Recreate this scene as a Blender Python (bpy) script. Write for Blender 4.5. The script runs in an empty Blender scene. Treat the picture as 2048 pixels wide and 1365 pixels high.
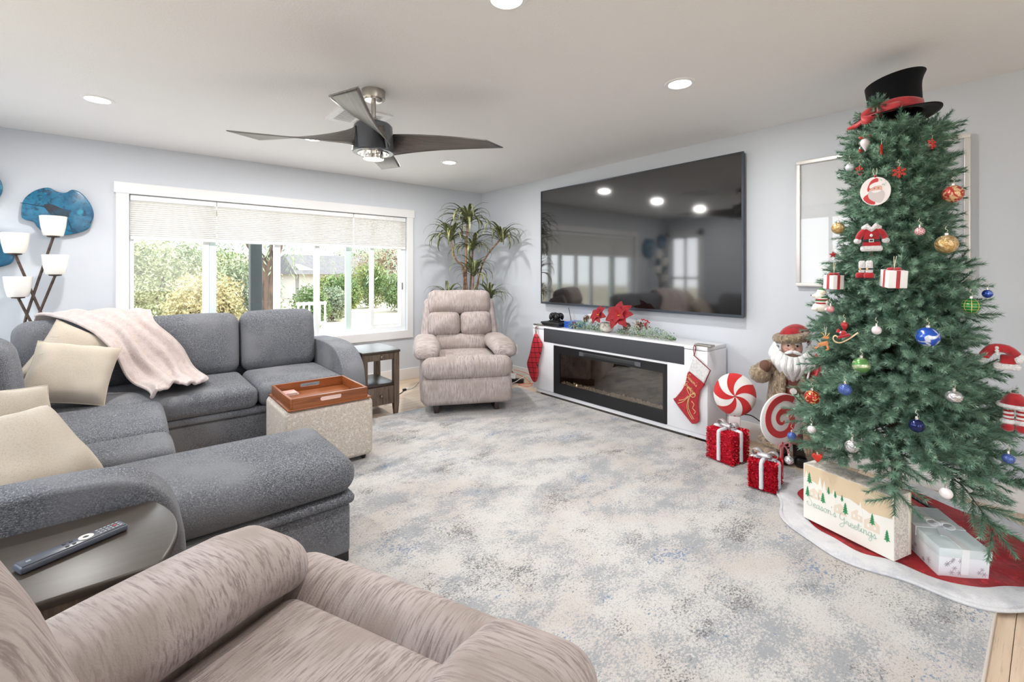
import bpy, bmesh, math, random
from mathutils import Vector, Matrix, noise

SC = bpy.context.scene
C = SC.collection
PI = math.pi
rnd = random.Random(11)


def srgb(r, g, b):
    def f(c):
        c /= 255.0
        return c / 12.92 if c <= .04045 else ((c + .055) / 1.055) ** 2.4
    return (f(r), f(g), f(b), 1.0)


# ---------------------------------------------------------------- camera
cam_d = bpy.data.cameras.new('camera')
cam_d.sensor_width = 36.0
cam_d.lens = 911.0 / 2048 * 36
cam_d.shift_y = -(682.5 - 547.0) / 2048
cam_d.clip_start = .02
cam = bpy.data.objects.new('camera', cam_d)
cam.location = (0, 0, 1.25)
cam.rotation_euler = (PI / 2, 0, -math.radians(39.9))
C.objects.link(cam)
SC.camera = cam

# ---------------------------------------------------------------- sky, sun, exposure
SKY, SUN, LAMP = 3.0, 4.2, 11.0
EXPOSURE = 0.84
w = bpy.data.worlds.new('sky')
SC.world = w
w.use_nodes = True
nt = w.node_tree
bg = nt.nodes['Background']
tc = nt.nodes.new('ShaderNodeTexCoord')
sp = nt.nodes.new('ShaderNodeSeparateXYZ')
rp = nt.nodes.new('ShaderNodeValToRGB')
rp.color_ramp.elements[0].position = 0.0
rp.color_ramp.elements[0].color = (.95, .97, 1.0, 1)
rp.color_ramp.elements[1].position = .55
rp.color_ramp.elements[1].color = (.80, .90, 1.0, 1)
nt.links.new(tc.outputs['Generated'], sp.inputs[0])
nt.links.new(sp.outputs['Z'], rp.inputs[0])
nt.links.new(rp.outputs[0], bg.inputs['Color'])
bg.inputs['Strength'].default_value = SKY
sun_d = bpy.data.lights.new('sun_offscreen', 'SUN')
sun_d.energy = SUN
sun_d.angle = .01
sun_d.color = (1, .95, .86)
sun = bpy.data.objects.new('sun_offscreen', sun_d)
sun.rotation_euler = (math.radians(38.7), 0, math.radians(88))
C.objects.link(sun)
SC.view_settings.view_transform = 'Standard'
SC.view_settings.look = 'None'
SC.view_settings.exposure = EXPOSURE
SC.view_settings.gamma = 1.0
SC.view_settings.use_curve_mapping = False
SC.cycles.max_bounces = 10
SC.cycles.diffuse_bounces = 6
SC.cycles.glossy_bounces = 4
SC.cycles.transmission_bounces = 6
SC.cycles.transparent_max_bounces = 12
SC.cycles.caustics_reflective = False
SC.cycles.caustics_refractive = False
SC.cycles.sample_clamp_indirect = 6.0


# ---------------------------------------------------------------- mesh helpers
class MB:
    def __init__(s):
        s.v, s.f, s.m = [], [], []

    def add(s, vs, fs, M=None, mi=0):
        n = len(s.v)
        s.v += [(M @ Vector(p)) if M else Vector(p) for p in vs]
        s.f += [tuple(i + n for i in f) for f in fs]
        s.m += [mi] * len(fs)
        return s

    def box(s, lo, hi, M=None, mi=0):
        x0, y0, z0 = lo
        x1, y1, z1 = hi
        v = [(x0, y0, z0), (x1, y0, z0), (x1, y1, z0), (x0, y1, z0), (x0, y0, z1), (x1, y0, z1), (x1, y1, z1), (x0, y1, z1)]
        f = [(0, 3, 2, 1), (4, 5, 6, 7), (0, 1, 5, 4), (1, 2, 6, 5), (2, 3, 7, 6), (3, 0, 4, 7)]
        return s.add(v, f, M, mi)

    def puff(s, lo, hi, r=.02, seg=2, n=1, bulge=(0, 0, 0), M=None, fn=None, mi=0):
        """rounded, optionally bulging box"""
        c = [(a + b) / 2 for a, b in zip(lo, hi)]
        h = [abs(b - a) / 2 for a, b in zip(lo, hi)]
        rr = [min(r, q * .98) for q in h]
        r = min(rr)
        ax = []
        for k in range(3):
            a = [-h[k] + r * i / seg for i in range(seg)]
            m = [-h[k] + r + (2 * h[k] - 2 * r) * i / n for i in range(n + 1)]
            b = [h[k] - r + r * (i + 1) / seg for i in range(seg)]
            ax.append(a + m + b)
        idx, vs, fs = {}, [], []

        def vid(p):
            key = tuple(round(q, 6) for q in p)
            if key not in idx:
                idx[key] = len(vs)
                q = [max(-(h[k] - r), min(h[k] - r, p[k])) for k in range(3)]
                d = Vector([p[k] - q[k] for k in range(3)])
                if d.length > 1e-9:
                    d = d.normalized() * r
                o = [q[k] + d[k] for k in range(3)]
                t = [max(0, 1 - (o[k] / h[k]) ** 2) for k in range(3)]
                o2 = [o[0] + bulge[0] * (o[0] / h[0]) * t[1] * t[2], o[1] + bulge[1] * (o[1] / h[1]) * t[0] * t[2],
                      o[2] + bulge[2] * (o[2] / h[2]) * t[0] * t[1]]
                o2 = [o2[k] + c[k] for k in range(3)]
                if fn:
                    o2 = fn(*o2)
                vs.append(tuple(o2))
            return idx[key]
        for k in range(3):
            i, j = (k + 1) % 3, (k + 2) % 3
            for sgn in (-1, 1):
                for a in range(len(ax[i]) - 1):
                    for b in range(len(ax[j]) - 1):
                        q = []
                        for (u, v2) in ((a, b), (a + 1, b), (a + 1, b + 1), (a, b + 1)):
                            p = [0, 0, 0]
                            p[k], p[i], p[j] = sgn * h[k], ax[i][u], ax[j][v2]
                            q.append(vid(p))
                        if len(set(q)) == 4:
                            fs.append(tuple(q) if sgn > 0 else tuple(reversed(q)))
        return s.add(vs, fs, M, mi)

    def lathe(s, prof, n=24, M=None, mi=0, cap=True):
        vs, fs = [], []
        for (r, z) in prof:
            for i in range(n):
                a = 2 * PI * i / n
                vs.append((r * math.cos(a), r * math.sin(a), z))
        for k in range(len(prof) - 1):
            for i in range(n):
                j = (i + 1) % n
                fs.append((k * n + i, k * n + j, (k + 1) * n + j, (k + 1) * n + i))
        if cap:
            if prof[0][0] > 1e-6:
                fs.append(tuple(reversed(range(n))))
            if prof[-1][0] > 1e-6:
                fs.append(tuple(range((len(prof) - 1) * n, len(prof) * n)))
        return s.add(vs, fs, M, mi)

    def tube(s, pts, r, n=8, M=None, mi=0, flat=1.0):
        pts = [Vector(p) for p in pts]
        vs, fs = [], []
        up = Vector((0, 0, 1))
        t0 = (pts[1] - pts[0]).normalized()
        if abs(t0.dot(up)) > .9:
            up = Vector((1, 0, 0))
        u = t0.cross(up).normalized()
        for k, p in enumerate(pts):
            t = (pts[min(k + 1, len(pts) - 1)] - pts[max(k - 1, 0)])
            if t.length < 1e-9:
                t = t0
            t.normalize()
            u = (u - t * u.dot(t))
            if u.length < 1e-6:
                u = t.orthogonal()
            u.normalize()
            v = t.cross(u)
            rr = r[k] if isinstance(r, (list, tuple)) else r
            for i in range(n):
                a = 2 * PI * i / n
                vs.append(p + u * (rr * math.cos(a)) + v * (rr * flat * math.sin(a)))
        for k in range(len(pts) - 1):
            for i in range(n):
                j = (i + 1) % n
                fs.append((k * n + i, k * n + j, (k + 1) * n + j, (k + 1) * n + i))
        fs.append(tuple(reversed(range(n))))
        fs.append(tuple(range((len(pts) - 1) * n, len(pts) * n)))
        return s.add(vs, fs, M, mi)

    def prism(s, poly, z0, z1, M=None, mi=0):
        n = len(poly)
        vs = [(x, y, z0) for x, y in poly] + [(x, y, z1) for x, y in poly]
        fs = [tuple(reversed(range(n))), tuple(range(n, 2 * n))]
        for i in range(n):
            j = (i + 1) % n
            fs.append((i, j, n + j, n + i))
        return s.add(vs, fs, M, mi)

    def bprism(s, poly, z0, z1, r=.01, seg=3, M=None, mi=0):
        """extruded outline with rounded rims"""
        bm = bmesh.new()
        vs = [bm.verts.new((x, y, z0)) for x, y in poly]
        f = bm.faces.new(vs)
        e = bmesh.ops.extrude_face_region(bm, geom=[f])
        top = [g for g in e['geom'] if isinstance(g, bmesh.types.BMVert)]
        bmesh.ops.translate(bm, verts=top, vec=(0, 0, z1 - z0))
        bm.edges.ensure_lookup_table()
        ed = [q for q in bm.edges if abs(q.verts[0].co.z - q.verts[1].co.z) < 1e-9]
        bmesh.ops.bevel(bm, geom=ed, offset=r, segments=seg, affect='EDGES', profile=.5, clamp_overlap=True)
        bmesh.ops.recalc_face_normals(bm, faces=bm.faces)
        bm.verts.index_update()
        s.add([v.co[:] for v in bm.verts], [[v.index for v in f.verts] for f in bm.faces], M, mi)
        bm.free()
        return s

    def ball(s, c, r, nu=16, nv=10, M=None, mi=0, fn=None):
        if not isinstance(r, (list, tuple)):
            r = (r, r, r)
        vs, fs = [(0, 0, -1)], []
        for k in range(1, nv):
            b = -PI / 2 + PI * k / nv
            for i in range(nu):
                a = 2 * PI * i / nu
                vs.append((math.cos(b) * math.cos(a), math.cos(b) * math.sin(a), math.sin(b)))
        vs.append((0, 0, 1))
        for i in range(nu):
            j = (i + 1) % nu
            fs.append((0, 1 + j, 1 + i))
            for k in range(nv - 2):
                fs.append((1 + k * nu + i, 1 + k * nu + j, 1 + (k + 1) * nu + j, 1 + (k + 1) * nu + i))
            fs.append((1 + (nv - 2) * nu + i, 1 + (nv - 2) * nu + j, len(vs) - 1))
        out = []
        for p in vs:
            k = fn(*p) if fn else 1.0
            out.append((c[0] + p[0] * r[0] * k, c[1] + p[1] * r[1] * k, c[2] + p[2] * r[2] * k))
        return s.add(out, fs, M, mi)

    def grid(s, fn, nu, nv, M=None, mi=0, closed_u=False):
        vs = [fn(i / nu, j / nv) for j in range(nv + 1) for i in range(nu + (0 if closed_u else 1))]
        m = nu if closed_u else nu + 1
        fs = []
        for j in range(nv):
            for i in range(nu):
                i2 = (i + 1) % m
                fs.append((j * m + i, j * m + i2, (j + 1) * m + i2, (j + 1) * m + i))
        return s.add(vs, fs, M, mi)


def T(x, y, z):
    return Matrix.Translation((x, y, z))


def Rot(a, ax):
    return Matrix.Rotation(a, 4, ax)


def obj(name, mb, mat, parent=None, smooth=True, angle=38, loc=None, solid=0, kind=None):
    me = bpy.data.meshes.new(name)
    me.from_pydata([tuple(v) for v in mb.v], [], mb.f)
    mats = mat if isinstance(mat, (list, tuple)) else [mat]
    for m in mats:
        me.materials.append(m)
    if len(mats) > 1:
        me.polygons.foreach_set('material_index', mb.m)
    if smooth:
        me.polygons.foreach_set('use_smooth', [True] * len(me.polygons))
        me.set_sharp_from_angle(angle=math.radians(angle))
    me.update()
    o = bpy.data.objects.new(name, me)
    C.objects.link(o)
    if loc:
        o.location = loc
    if parent:
        o.parent = parent
    if solid:
        md = o.modifiers.new('thickness', 'SOLIDIFY')
        md.thickness = solid
        md.offset = 0
    if kind:
        o['kind'] = kind
    return o


def tag(o, label=None, cat=None, group=None, kind=None):
    for k, v in (('label', label), ('category', cat), ('group', group), ('kind', kind)):
        if v:
            o[k] = v
    return o


def thing(name, label, cat, loc=(0, 0, 0), rotz=0, group=None):
    o = bpy.data.objects.new(name, None)
    o.empty_display_size = .05
    C.objects.link(o)
    o.location = loc
    o.rotation_euler = (0, 0, rotz)
    return tag(o, label, cat, group)


def struct(name, mb, mat, parent=None, **kw):
    o = obj(name, mb, mat, parent, **kw)
    if not parent:
        o['kind'] = 'structure'
    return o


def inst(src, name, parent, M):
    """another object on the same mesh"""
    o = bpy.data.objects.new(name, src.data if hasattr(src, 'data') else src)
    C.objects.link(o)
    o.parent = parent
    o.matrix_local = M
    return o


def dup(root, loc, rotz, label=None, group=None):
    r = root.copy()
    C.objects.link(r)
    r.location = loc
    r.rotation_euler = (0, 0, rotz)
    if label:
        r['label'] = label
    if group:
        r['group'] = group
    for ch in list(root.children):
        c = ch.copy()
        C.objects.link(c)
        c.parent = r
        for g in list(ch.children):
            d = g.copy()
            C.objects.link(d)
            d.parent = c
    return r


def smooth_path(pts, k=6):
    """Catmull-Rom through the points"""
    P = [Vector(p) for p in pts]
    out = []
    for i in range(len(P) - 1):
        p0, p1, p2, p3 = P[max(i - 1, 0)], P[i], P[i + 1], P[min(i + 2, len(P) - 1)]
        for j in range(k):
            t = j / k
            out.append(.5 * ((2 * p1) + (p2 - p0) * t + (2 * p0 - 5 * p1 + 4 * p2 - p3) * t * t + (3 * p1 - p0 - 3 * p2 + p3) * t ** 3))
    out.append(P[-1])
    return out


def smooth_loop(pts, k=4):
    P = [Vector(p) for p in pts]
    n = len(P)
    out = []
    for i in range(n):
        p0, p1, p2, p3 = P[i - 1], P[i], P[(i + 1) % n], P[(i + 2) % n]
        for j in range(k):
            t = j / k
            out.append(.5 * ((2 * p1) + (p2 - p0) * t + (2 * p0 - 5 * p1 + 4 * p2 - p3) * t * t + (3 * p1 - p0 - 3 * p2 + p3) * t ** 3))
    return out


# ---------------------------------------------------------------- materials
def mat(name, col, rough=.5, metal=0.0, spec=.5, var=(), bump=None, coat=0, sheen=0, emit=None, ior=None, trans=0, coord='Object', alpha=1):
    m = bpy.data.materials.new(name)
    m.use_nodes = True
    nt = m.node_tree
    b = nt.nodes['Principled BSDF']
    b.inputs['Base Color'].default_value = col
    b.inputs['Roughness'].default_value = rough
    b.inputs['Metallic'].default_value = metal
    b.inputs['Specular IOR Level'].default_value = spec
    b.inputs['Coat Weight'].default_value = coat
    b.inputs['Sheen Weight'].default_value = sheen
    b.inputs['Transmission Weight'].default_value = trans
    b.inputs['Alpha'].default_value = alpha
    if ior:
        b.inputs['IOR'].default_value = ior
    if emit:
        b.inputs['Emission Color'].default_value = emit[0]
        b.inputs['Emission Strength'].default_value = emit[1]
    tc = None

    def noise_tex(scale, detail, rough_=.6, dist=0):
        nonlocal tc
        if tc is None:
            tc = nt.nodes.new('ShaderNodeTexCoord')
        mp = nt.nodes.new('ShaderNodeMapping')
        mp.inputs['Scale'].default_value = scale if isinstance(scale, (list, tuple)) else (scale,) * 3
        nt.links.new(tc.outputs[coord], mp.inputs[0])
        nz = nt.nodes.new('ShaderNodeTexNoise')
        nz.inputs['Scale'].default_value = 1.0
        nz.inputs['Detail'].default_value = detail
        nz.inputs['Roughness'].default_value = rough_
        nz.inputs['Distortion'].default_value = dist
        nt.links.new(mp.outputs[0], nz.inputs['Vector'])
        return nz
    cur = None
    for v in var:
        scale, detail, lo, hi, c2 = v[:5]
        nz = noise_tex(scale, detail, *(v[5:]))
        mr = nt.nodes.new('ShaderNodeMapRange')
        mr.interpolation_type = 'SMOOTHSTEP'
        mr.inputs['From Min'].default_value = lo
        mr.inputs['From Max'].default_value = hi
        nt.links.new(nz.outputs['Fac'], mr.inputs['Value'])
        mx = nt.nodes.new('ShaderNodeMix')
        mx.data_type = 'RGBA'
        nt.links.new(mr.outputs[0], mx.inputs[0])
        if cur is None:
            mx.inputs[6].default_value = col
        else:
            nt.links.new(cur, mx.inputs[6])
        mx.inputs[7].default_value = c2
        cur = mx.outputs[2]
    if cur is not None:
        nt.links.new(cur, b.inputs['Base Color'])
    if bump:
        scale, strength, dist = bump[:3]
        nz = noise_tex(scale, bump[3] if len(bump) > 3 else 2)
        bp = nt.nodes.new('ShaderNodeBump')
        bp.inputs['Strength'].default_value = strength
        bp.inputs['Distance'].default_value = dist
        nt.links.new(nz.outputs['Fac'], bp.inputs['Height'])
        nt.links.new(bp.outputs[0], b.inputs['Normal'])
    return m


def glass_mat(name, tint=(1, 1, 1, 1), reflect=.07, rough=0.0):
    m = bpy.data.materials.new(name)
    m.use_nodes = True
    nt = m.node_tree
    nt.nodes.remove(nt.nodes['Principled BSDF'])
    out = nt.nodes['Material Output']
    tr = nt.nodes.new('ShaderNodeBsdfTransparent')
    tr.inputs[0].default_value = tint
    gl = nt.nodes.new('ShaderNodeBsdfGlossy')
    gl.inputs['Roughness'].default_value = rough
    lw = nt.nodes.new('ShaderNodeLayerWeight')
    pw_ = nt.nodes.new('ShaderNodeMath')
    pw_.operation = 'POWER'
    pw_.inputs[1].default_value = 5.0
    nt.links.new(lw.outputs['Facing'], pw_.inputs[0])
    ad = nt.nodes.new('ShaderNodeMath')
    ad.operation = 'MULTIPLY_ADD'
    ad.inputs[1].default_value = .95
    ad.inputs[2].default_value = reflect * .6
    ad.use_clamp = True
    nt.links.new(pw_.outputs[0], ad.inputs[0])
    mx = nt.nodes.new('ShaderNodeMixShader')
    nt.links.new(ad.outputs[0], mx.inputs[0])
    nt.links.new(tr.outputs[0], mx.inputs[1])
    nt.links.new(gl.outputs[0], mx.inputs[2])
    nt.links.new(mx.outputs[0], out.inputs[0])
    return m


def pattern_mat(name, rough, fn, metal=0.0, sheen=0, bump=None):
    """fn(node_tree, object_coordinate_socket) -> colour socket"""
    m = mat(name, (.5, .5, .5, 1), rough, metal, sheen=sheen, bump=bump)
    nt = m.node_tree
    tc = nt.nodes.new('ShaderNodeTexCoord')
    nt.links.new(fn(nt, tc.outputs['Object']), nt.nodes['Principled BSDF'].inputs['Base Color'])
    return m


def mix_node(nt, fac, a, b):
    mx = nt.nodes.new('ShaderNodeMix')
    mx.data_type = 'RGBA'
    nt.links.new(fac, mx.inputs[0])
    for k, q in ((6, a), (7, b)):
        if isinstance(q, tuple):
            mx.inputs[k].default_value = q
        else:
            nt.links.new(q, mx.inputs[k])
    return mx.outputs[2]


def math_node(nt, op, a, b=None, c=None):
    n = nt.nodes.new('ShaderNodeMath')
    n.operation = op
    for k, q in enumerate((a, b, c)):
        if q is None:
            continue
        if isinstance(q, (int, float)):
            n.inputs[k].default_value = q
        else:
            nt.links.new(q, n.inputs[k])
    return n.outputs[0]


white_paint = mat('white_paint', srgb(233, 233, 234), .45)
m_black = mat('black_plastic', srgb(22, 22, 24), .4)
m_chrome = mat('chrome', (.8, .78, .76, 1), .12, 1)
m_nickel = mat('brushed_nickel', srgb(176, 170, 164), .35, 1)
m_wall = mat('wall_paint', srgb(208, 213, 220), .85, bump=(160, .12, .004, 3))
m_ceil = mat('ceiling_paint', srgb(240, 239, 239), .9, bump=(90, .25, .006, 3))
m_sofa = mat('grey_sofa_fabric', srgb(120, 122, 127), .95, spec=.15, sheen=.06,
             var=[((150, 150, 340), 4, .35, .62, srgb(74, 77, 84)), ((280, 90, 280), 3, .52, .7, srgb(158, 159, 163)), (2.5, 2, .4, .7, srgb(126, 127, 131))],
             bump=((220, 220, 320), .5, .004, 3))
m_recla, m_recl = [mat('mauve_recliner_' + nm, srgb(182, 171, 168), .95, spec=.15, sheen=.06,
             var=[(s1, 5, .42, .66, srgb(136, 125, 122)), (s2, 3, .5, .72, srgb(182, 172, 169)), (6, 2, .4, .75, srgb(156, 144, 138))],
             bump=((260, 260, 260), .4, .003, 3)) for nm, s1, s2 in (('cross_weave', (14, 190, 40), (40, 340, 80)), ('weave', (190, 16, 14), (340, 44, 44)))]

# ================================================================ THE ROOM
XW, YW, XL, YF, HC = 3.56, 4.90, -1.0, -3.0, 2.31
WT = .16
# floor slab with oak planks
m_sub = mat('underlay', srgb(120, 100, 82), .8)
floor = struct('floor', MB().box((XL - WT, YF - WT, -.16), (XW + WT, YW + WT, -.012)), m_sub, smooth=False)
planks = []
for k, (c1, c2) in enumerate([((222, 200, 176), (204, 180, 156)), ((214, 192, 168), (196, 172, 149)), ((226, 206, 184), (208, 186, 163))]):
    planks.append(mat('oak_plank_%s' % 'abc'[k], srgb(*c1), .42, var=[((2.2, 34, 10), 5, .4, .68, srgb(*c2)), ((6, 120, 10), 3, .55, .75, srgb(180, 155, 131))],
                      bump=((4, 120, 10), .15, .002, 3)))
pw, pl = .178, 1.22
pm = []
for k in range(3):
    mb = MB().puff((-pl / 2 + .001, -pw / 2 + .0008, -.012), (pl / 2 - .001, pw / 2 - .0008, 0), .0015, 1)
    o = obj('plank', mb, planks[k], floor, smooth=False)
    pm.append(o)
row = 0
first = [True] * 3
y = YW - pw / 2
while y > -.62:
    off = (row * .47) % 1.0 * pl
    x = XL - pl / 2 + off - pl
    while x < XW + pl:
        a, b = x - pl / 2, x + pl / 2
        if b > XL + .02 and a < XW - .02:
            a2, b2 = max(a, XL), min(b, XW)
            k = rnd.randrange(3)
            M = T((a2 + b2) / 2, y, 0) @ Matrix.Diagonal(((b2 - a2) / pl, 1, 1, 1))
            if first[k]:
                pm[k].matrix_local = M
                first[k] = False
            else:
                inst(pm[k], 'plank', floor, M)
        x += pl
    y -= pw
    row += 1
struct('floor_back', MB().box((XL, YF, -.012), (XW, y + pw / 2 - .001, 0)), planks[0], smooth=False)

# ceiling with the opening of the air duct
VX, VY, VH = 1.18, 3.03, .122
mb = MB().box((XL - WT, YF - WT, HC), (VX - VH, YW + WT, HC + .2)).box((VX + VH, YF - WT, HC), (XW + WT, YW + WT, HC + .2))
mb.box((VX - VH, YF - WT, HC), (VX + VH, VY - VH, HC + .2)).box((VX - VH, VY + VH, HC), (VX + VH, YW + WT, HC + .2))
struct('ceiling', mb, m_ceil, smooth=False)
# back wall with the window opening
wx0, wx1, wz0, wz1 = -.012, 2.482, .585, 1.905
mb = MB()
mb.box((XL - WT, YW, 0), (wx0, YW + WT, HC)).box((wx1, YW, 0), (XW + WT, YW + WT, HC))
mb.box((wx0, YW, 0), (wx1, YW + WT, wz0)).box((wx0, YW, wz1), (wx1, YW + WT, HC))
struct('wall_back', mb, m_wall, smooth=False)
struct('wall_right', MB().box((XW, YF - WT, 0), (XW + WT, YW, HC)), m_wall, smooth=False)
# left wall: a narrow window near the corner, a wide patio opening behind the camera
mb = MB()
ly = [(YF, -2.4, 0, HC), (-2.4, -.8, 2.2, HC), (-.8, 1.1, 0, HC), (1.1, 3.3, 0, .85), (1.1, 3.3, 2.15, HC), (3.3, 4.22, 0, HC), (4.22, 4.8, 0, .35), (4.22, 4.8, 1.95, HC), (4.8, YW, 0, HC)]
for a, b, z0, z1 in ly:
    mb.box((XL - WT, a, z0), (XL, b, z1))
struct('wall_left', mb, m_wall, smooth=False)
mb = MB().box((XL, YF - WT, 0), (0, YF, HC)).box((1.6, YF - WT, 0), (XW, YF, HC)).box((0, YF - WT, 2.2), (1.6, YF, HC))
struct('wall_front', mb, m_wall, smooth=False)

# window by the corner of the left wall
w2 = MB()
for a, b, c_, d in ((4.22, 4.26, .35, 1.95), (4.76, 4.8, .35, 1.95), (4.49, 4.53, .35, 1.95)):
    w2.box((XL - .1, a, c_), (XL - .05, b, d))
for z in (.35, 1.14, 1.91):
    w2.box((XL - .1, 4.22, z), (XL - .05, 4.8, z + .04))
win2 = struct('window_2', w2, white_paint, smooth=False)
t2 = MB()
for a, b, c_, d in ((4.12, 4.22, .27, 2.05), (4.8, 4.88, .27, 2.05), (4.12, 4.88, 1.95, 2.05), (4.12, 4.88, .27, .35)):
    t2.box((XL, a, c_), (XL + .018, b, d))
obj('window_trim', t2, white_paint, win2, smooth=False)

w3 = MB()
for a, b in ((1.1, 1.14), (2.18, 2.22), (3.26, 3.3)):
    w3.box((XL - .1, a, .85), (XL - .05, b, 2.15))
for z in (.85, 2.11):
    w3.box((XL - .1, 1.1, z), (XL - .05, 3.3, z + .04))
win3 = struct('window_3', w3, white_paint, smooth=False)
t3 = MB()
for a, b, c_, d in ((1.0, 1.1, .77, 2.25), (3.3, 3.4, .77, 2.25), (1.1, 3.3, 2.15, 2.25), (1.1, 3.3, .77, .85)):
    t3.box((XL, a, c_), (XL + .018, b, d))
obj('window_trim', t3, white_paint, win3, smooth=False)

# baseboards
bbm = mat('baseboard_paint', srgb(232, 229, 226), .5)


def baseboard(name, lo, hi, horizontal):
    mb = MB().puff(lo, hi, .004, 2)
    struct(name, mb, bbm)


baseboard('baseboard_back', (XL + .016, YW - .015, 0), (XW - .016, YW, .135), True)
baseboard('baseboard_right', (XW - .015, YF, 0), (XW, YW, .135), False)
baseboard('baseboard_left', (XL, -.78, 0), (XL + .015, YW, .135), False)

# ---------------------------------------------------------------- the big window
m_vinyl = mat('white_vinyl', srgb(238, 240, 240), .35)
m_sash = mat('pale_green_sash', srgb(222, 238, 233), .4)
m_pane = glass_mat('window_glass', (.97, .985, .98, 1), .05)
win = struct('window_1', MB().box((wx0, YW + .035, wz0), (wx1, YW + .12, wz0 + .045)), m_vinyl, smooth=False)
for nm, lo, hi in (('jamb', (wx0, YW + .035, wz0 + .045), (wx0 + .03, YW + .12, wz1)), ('jamb', (wx1 - .058, YW + .035, wz0 + .045), (wx1, YW + .12, wz1)),
                   ('head', (wx0 + .03, YW + .035, wz1 - .04), (wx1 - .058, YW + .12, wz1))):
    obj(nm, MB().puff(lo, hi, .004, 1), m_vinyl, win, smooth=False)
for x0, x1, mm, y0, y1 in ((.497, .545, m_vinyl, .05, .095), (.545, .60, m_sash, .06, .11), (1.082, 1.14, m_vinyl, .05, .095), (1.462, 1.515, m_vinyl, .045, .09),
                           (1.797, 1.86, m_sash, .075, .115), (2.062, 2.106, m_vinyl, .045, .09)):
    obj('mullion', MB().puff((x0, YW + y0, wz0 + .045), (x1, YW + y1, wz1 - .04), .004, 1), mm, win, smooth=False)
for x0, x1 in ((.60, 1.082), (1.14, 1.462), (2.106, wx1 - .058)):
    obj('sash_rail', MB().puff((x0, YW + .06, wz0 + .045), (x1, YW + .085, wz0 + .085), .004, 1), m_vinyl, win, smooth=False)
for x0, x1 in ((wx0 + .03, .497), (.60, 1.082), (1.14, 1.462), (1.515, 2.062), (2.106, wx1 - .058)):
    obj('pane', MB().box((x0, YW + .072, wz0 + .05), (x1, YW + .076, wz1 - .04)), m_pane, win, smooth=False)
obj('latch', MB().puff((wx1 - .045, YW + .022, 1.06), (wx1 - .033, YW + .037, 1.14), .003, 1), mat('latch_grey', srgb(120, 122, 124), .4), win)
# casing
cas = []
for nm, lo, hi in (('side_casing', (-.095, YW - .02, .585), (wx0, YW, 1.905)), ('side_casing', (wx1, YW - .02, .585), (2.56, YW, 1.905)),
                   ('head_casing', (-.108, YW - .024, 1.905), (2.575, YW, 1.995)), ('apron', (-.095, YW - .02, .494), (2.56, YW, .585))):
    obj(nm, MB().puff(lo, hi, .003, 1), white_paint, win, smooth=False)

# cellular shades, three side by side
def shade_mat():
    m = bpy.data.materials.new('shade_fabric')
    m.use_nodes = True
    nt = m.node_tree
    b = nt.nodes['Principled BSDF']
    b.inputs['Base Color'].default_value = srgb(228, 227, 224)
    b.inputs['Roughness'].default_value = .9
    tl = nt.nodes.new('ShaderNodeBsdfTranslucent')
    tl.inputs[0].default_value = srgb(252, 250, 246)
    mx = nt.nodes.new('ShaderNodeMixShader')
    mx.inputs[0].default_value = .07
    nt.links.new(b.outputs[0], mx.inputs[1])
    nt.links.new(tl.outputs[0], mx.inputs[2])
    nt.links.new(mx.outputs[0], nt.nodes['Material Output'].inputs[0])
    return m


m_shade = shade_mat()
for lab, x0, x1 in (('white pleated cellular shade over the leftmost window pane', wx0 + .006, .597), ('wide white pleated cellular shade over the middle panes', .601, 1.858),
                    ('white pleated cellular shade at the recliner end of the window', 1.862, wx1 - .006)):
    t = thing('cellular_shade', lab, 'window shade', ((x0 + x1) / 2, YW + .012, 1.53), 0, 'pleated shades in the window')
    hw = (x1 - x0) / 2
    obj('head_rail', MB().puff((-hw, -.004, .325), (hw, .034, .372), .004, 2), m_vinyl, t)
    n = 17
    prof = []
    for i in range(2 * n + 1):
        prof.append((.000 if i % 2 else .012, .03 + .295 * i / (2 * n)))
    mb = MB()
    vs, fs = [], []
    for (dy, z) in prof:
        vs += [(-hw, dy, z), (hw, dy, z)]
    for (dy, z) in prof:
        pass
    m2 = 2 * len(prof)
    for i in range(len(prof) - 1):
        fs += [(2 * i, 2 * i + 1, 2 * i + 3, 2 * i + 2)]
    mb.add(vs, fs)
    obj('pleated_fabric', mb, m_shade, t, smooth=False)
    obj('bottom_rail', MB().puff((-hw, 0, 0), (hw, .028, .03), .005, 2), m_vinyl, t)

# ---------------------------------------------------------------- outdoors
m_ground = mat('dry_ground', srgb(172, 158, 140), .95, var=[(.8, 5, .4, .65, srgb(146, 140, 114)), (14, 3, .5, .75, srgb(188, 176, 160))])
tag(obj('garden_ground', MB().box((-40, -40, -.5), (70, 95, -.3)), m_ground, smooth=False), kind='structure')
tag(obj('patio_bounce_slab', MB().puff((-4, YW + WT + .02, -.3), (7, 8.2, -.12), .01, 1), mat('pale_concrete', srgb(226, 222, 216), .9, var=[(3, 4, .4, .7, srgb(208, 204, 198))])), kind='structure')  # unseen pale slab, added to bounce sunlight through the window onto the ceiling
m_hill = mat('desert_hill', srgb(168, 140, 120), .95, var=[(.12, 6, .4, .6, srgb(128, 124, 98)), (.5, 4, .5, .7, srgb(190, 165, 140))])
for lab, c, r in (('reddish rocky hill far beyond the garden, topped by a dark ridge', (4, 88, -2), (22, 9, 7.2)), ('low green-brown hill far behind the neighbouring house', (62, 84, -2), (30, 9, 5.2))):
    hl = MB().ball(c, r, 40, 16, fn=lambda x, y, z: 1 + .12 * noise.noise(Vector((x * 4, y * 4, z * 4))))
    tag(obj('hill', hl, m_hill), lab, 'hill')

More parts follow.
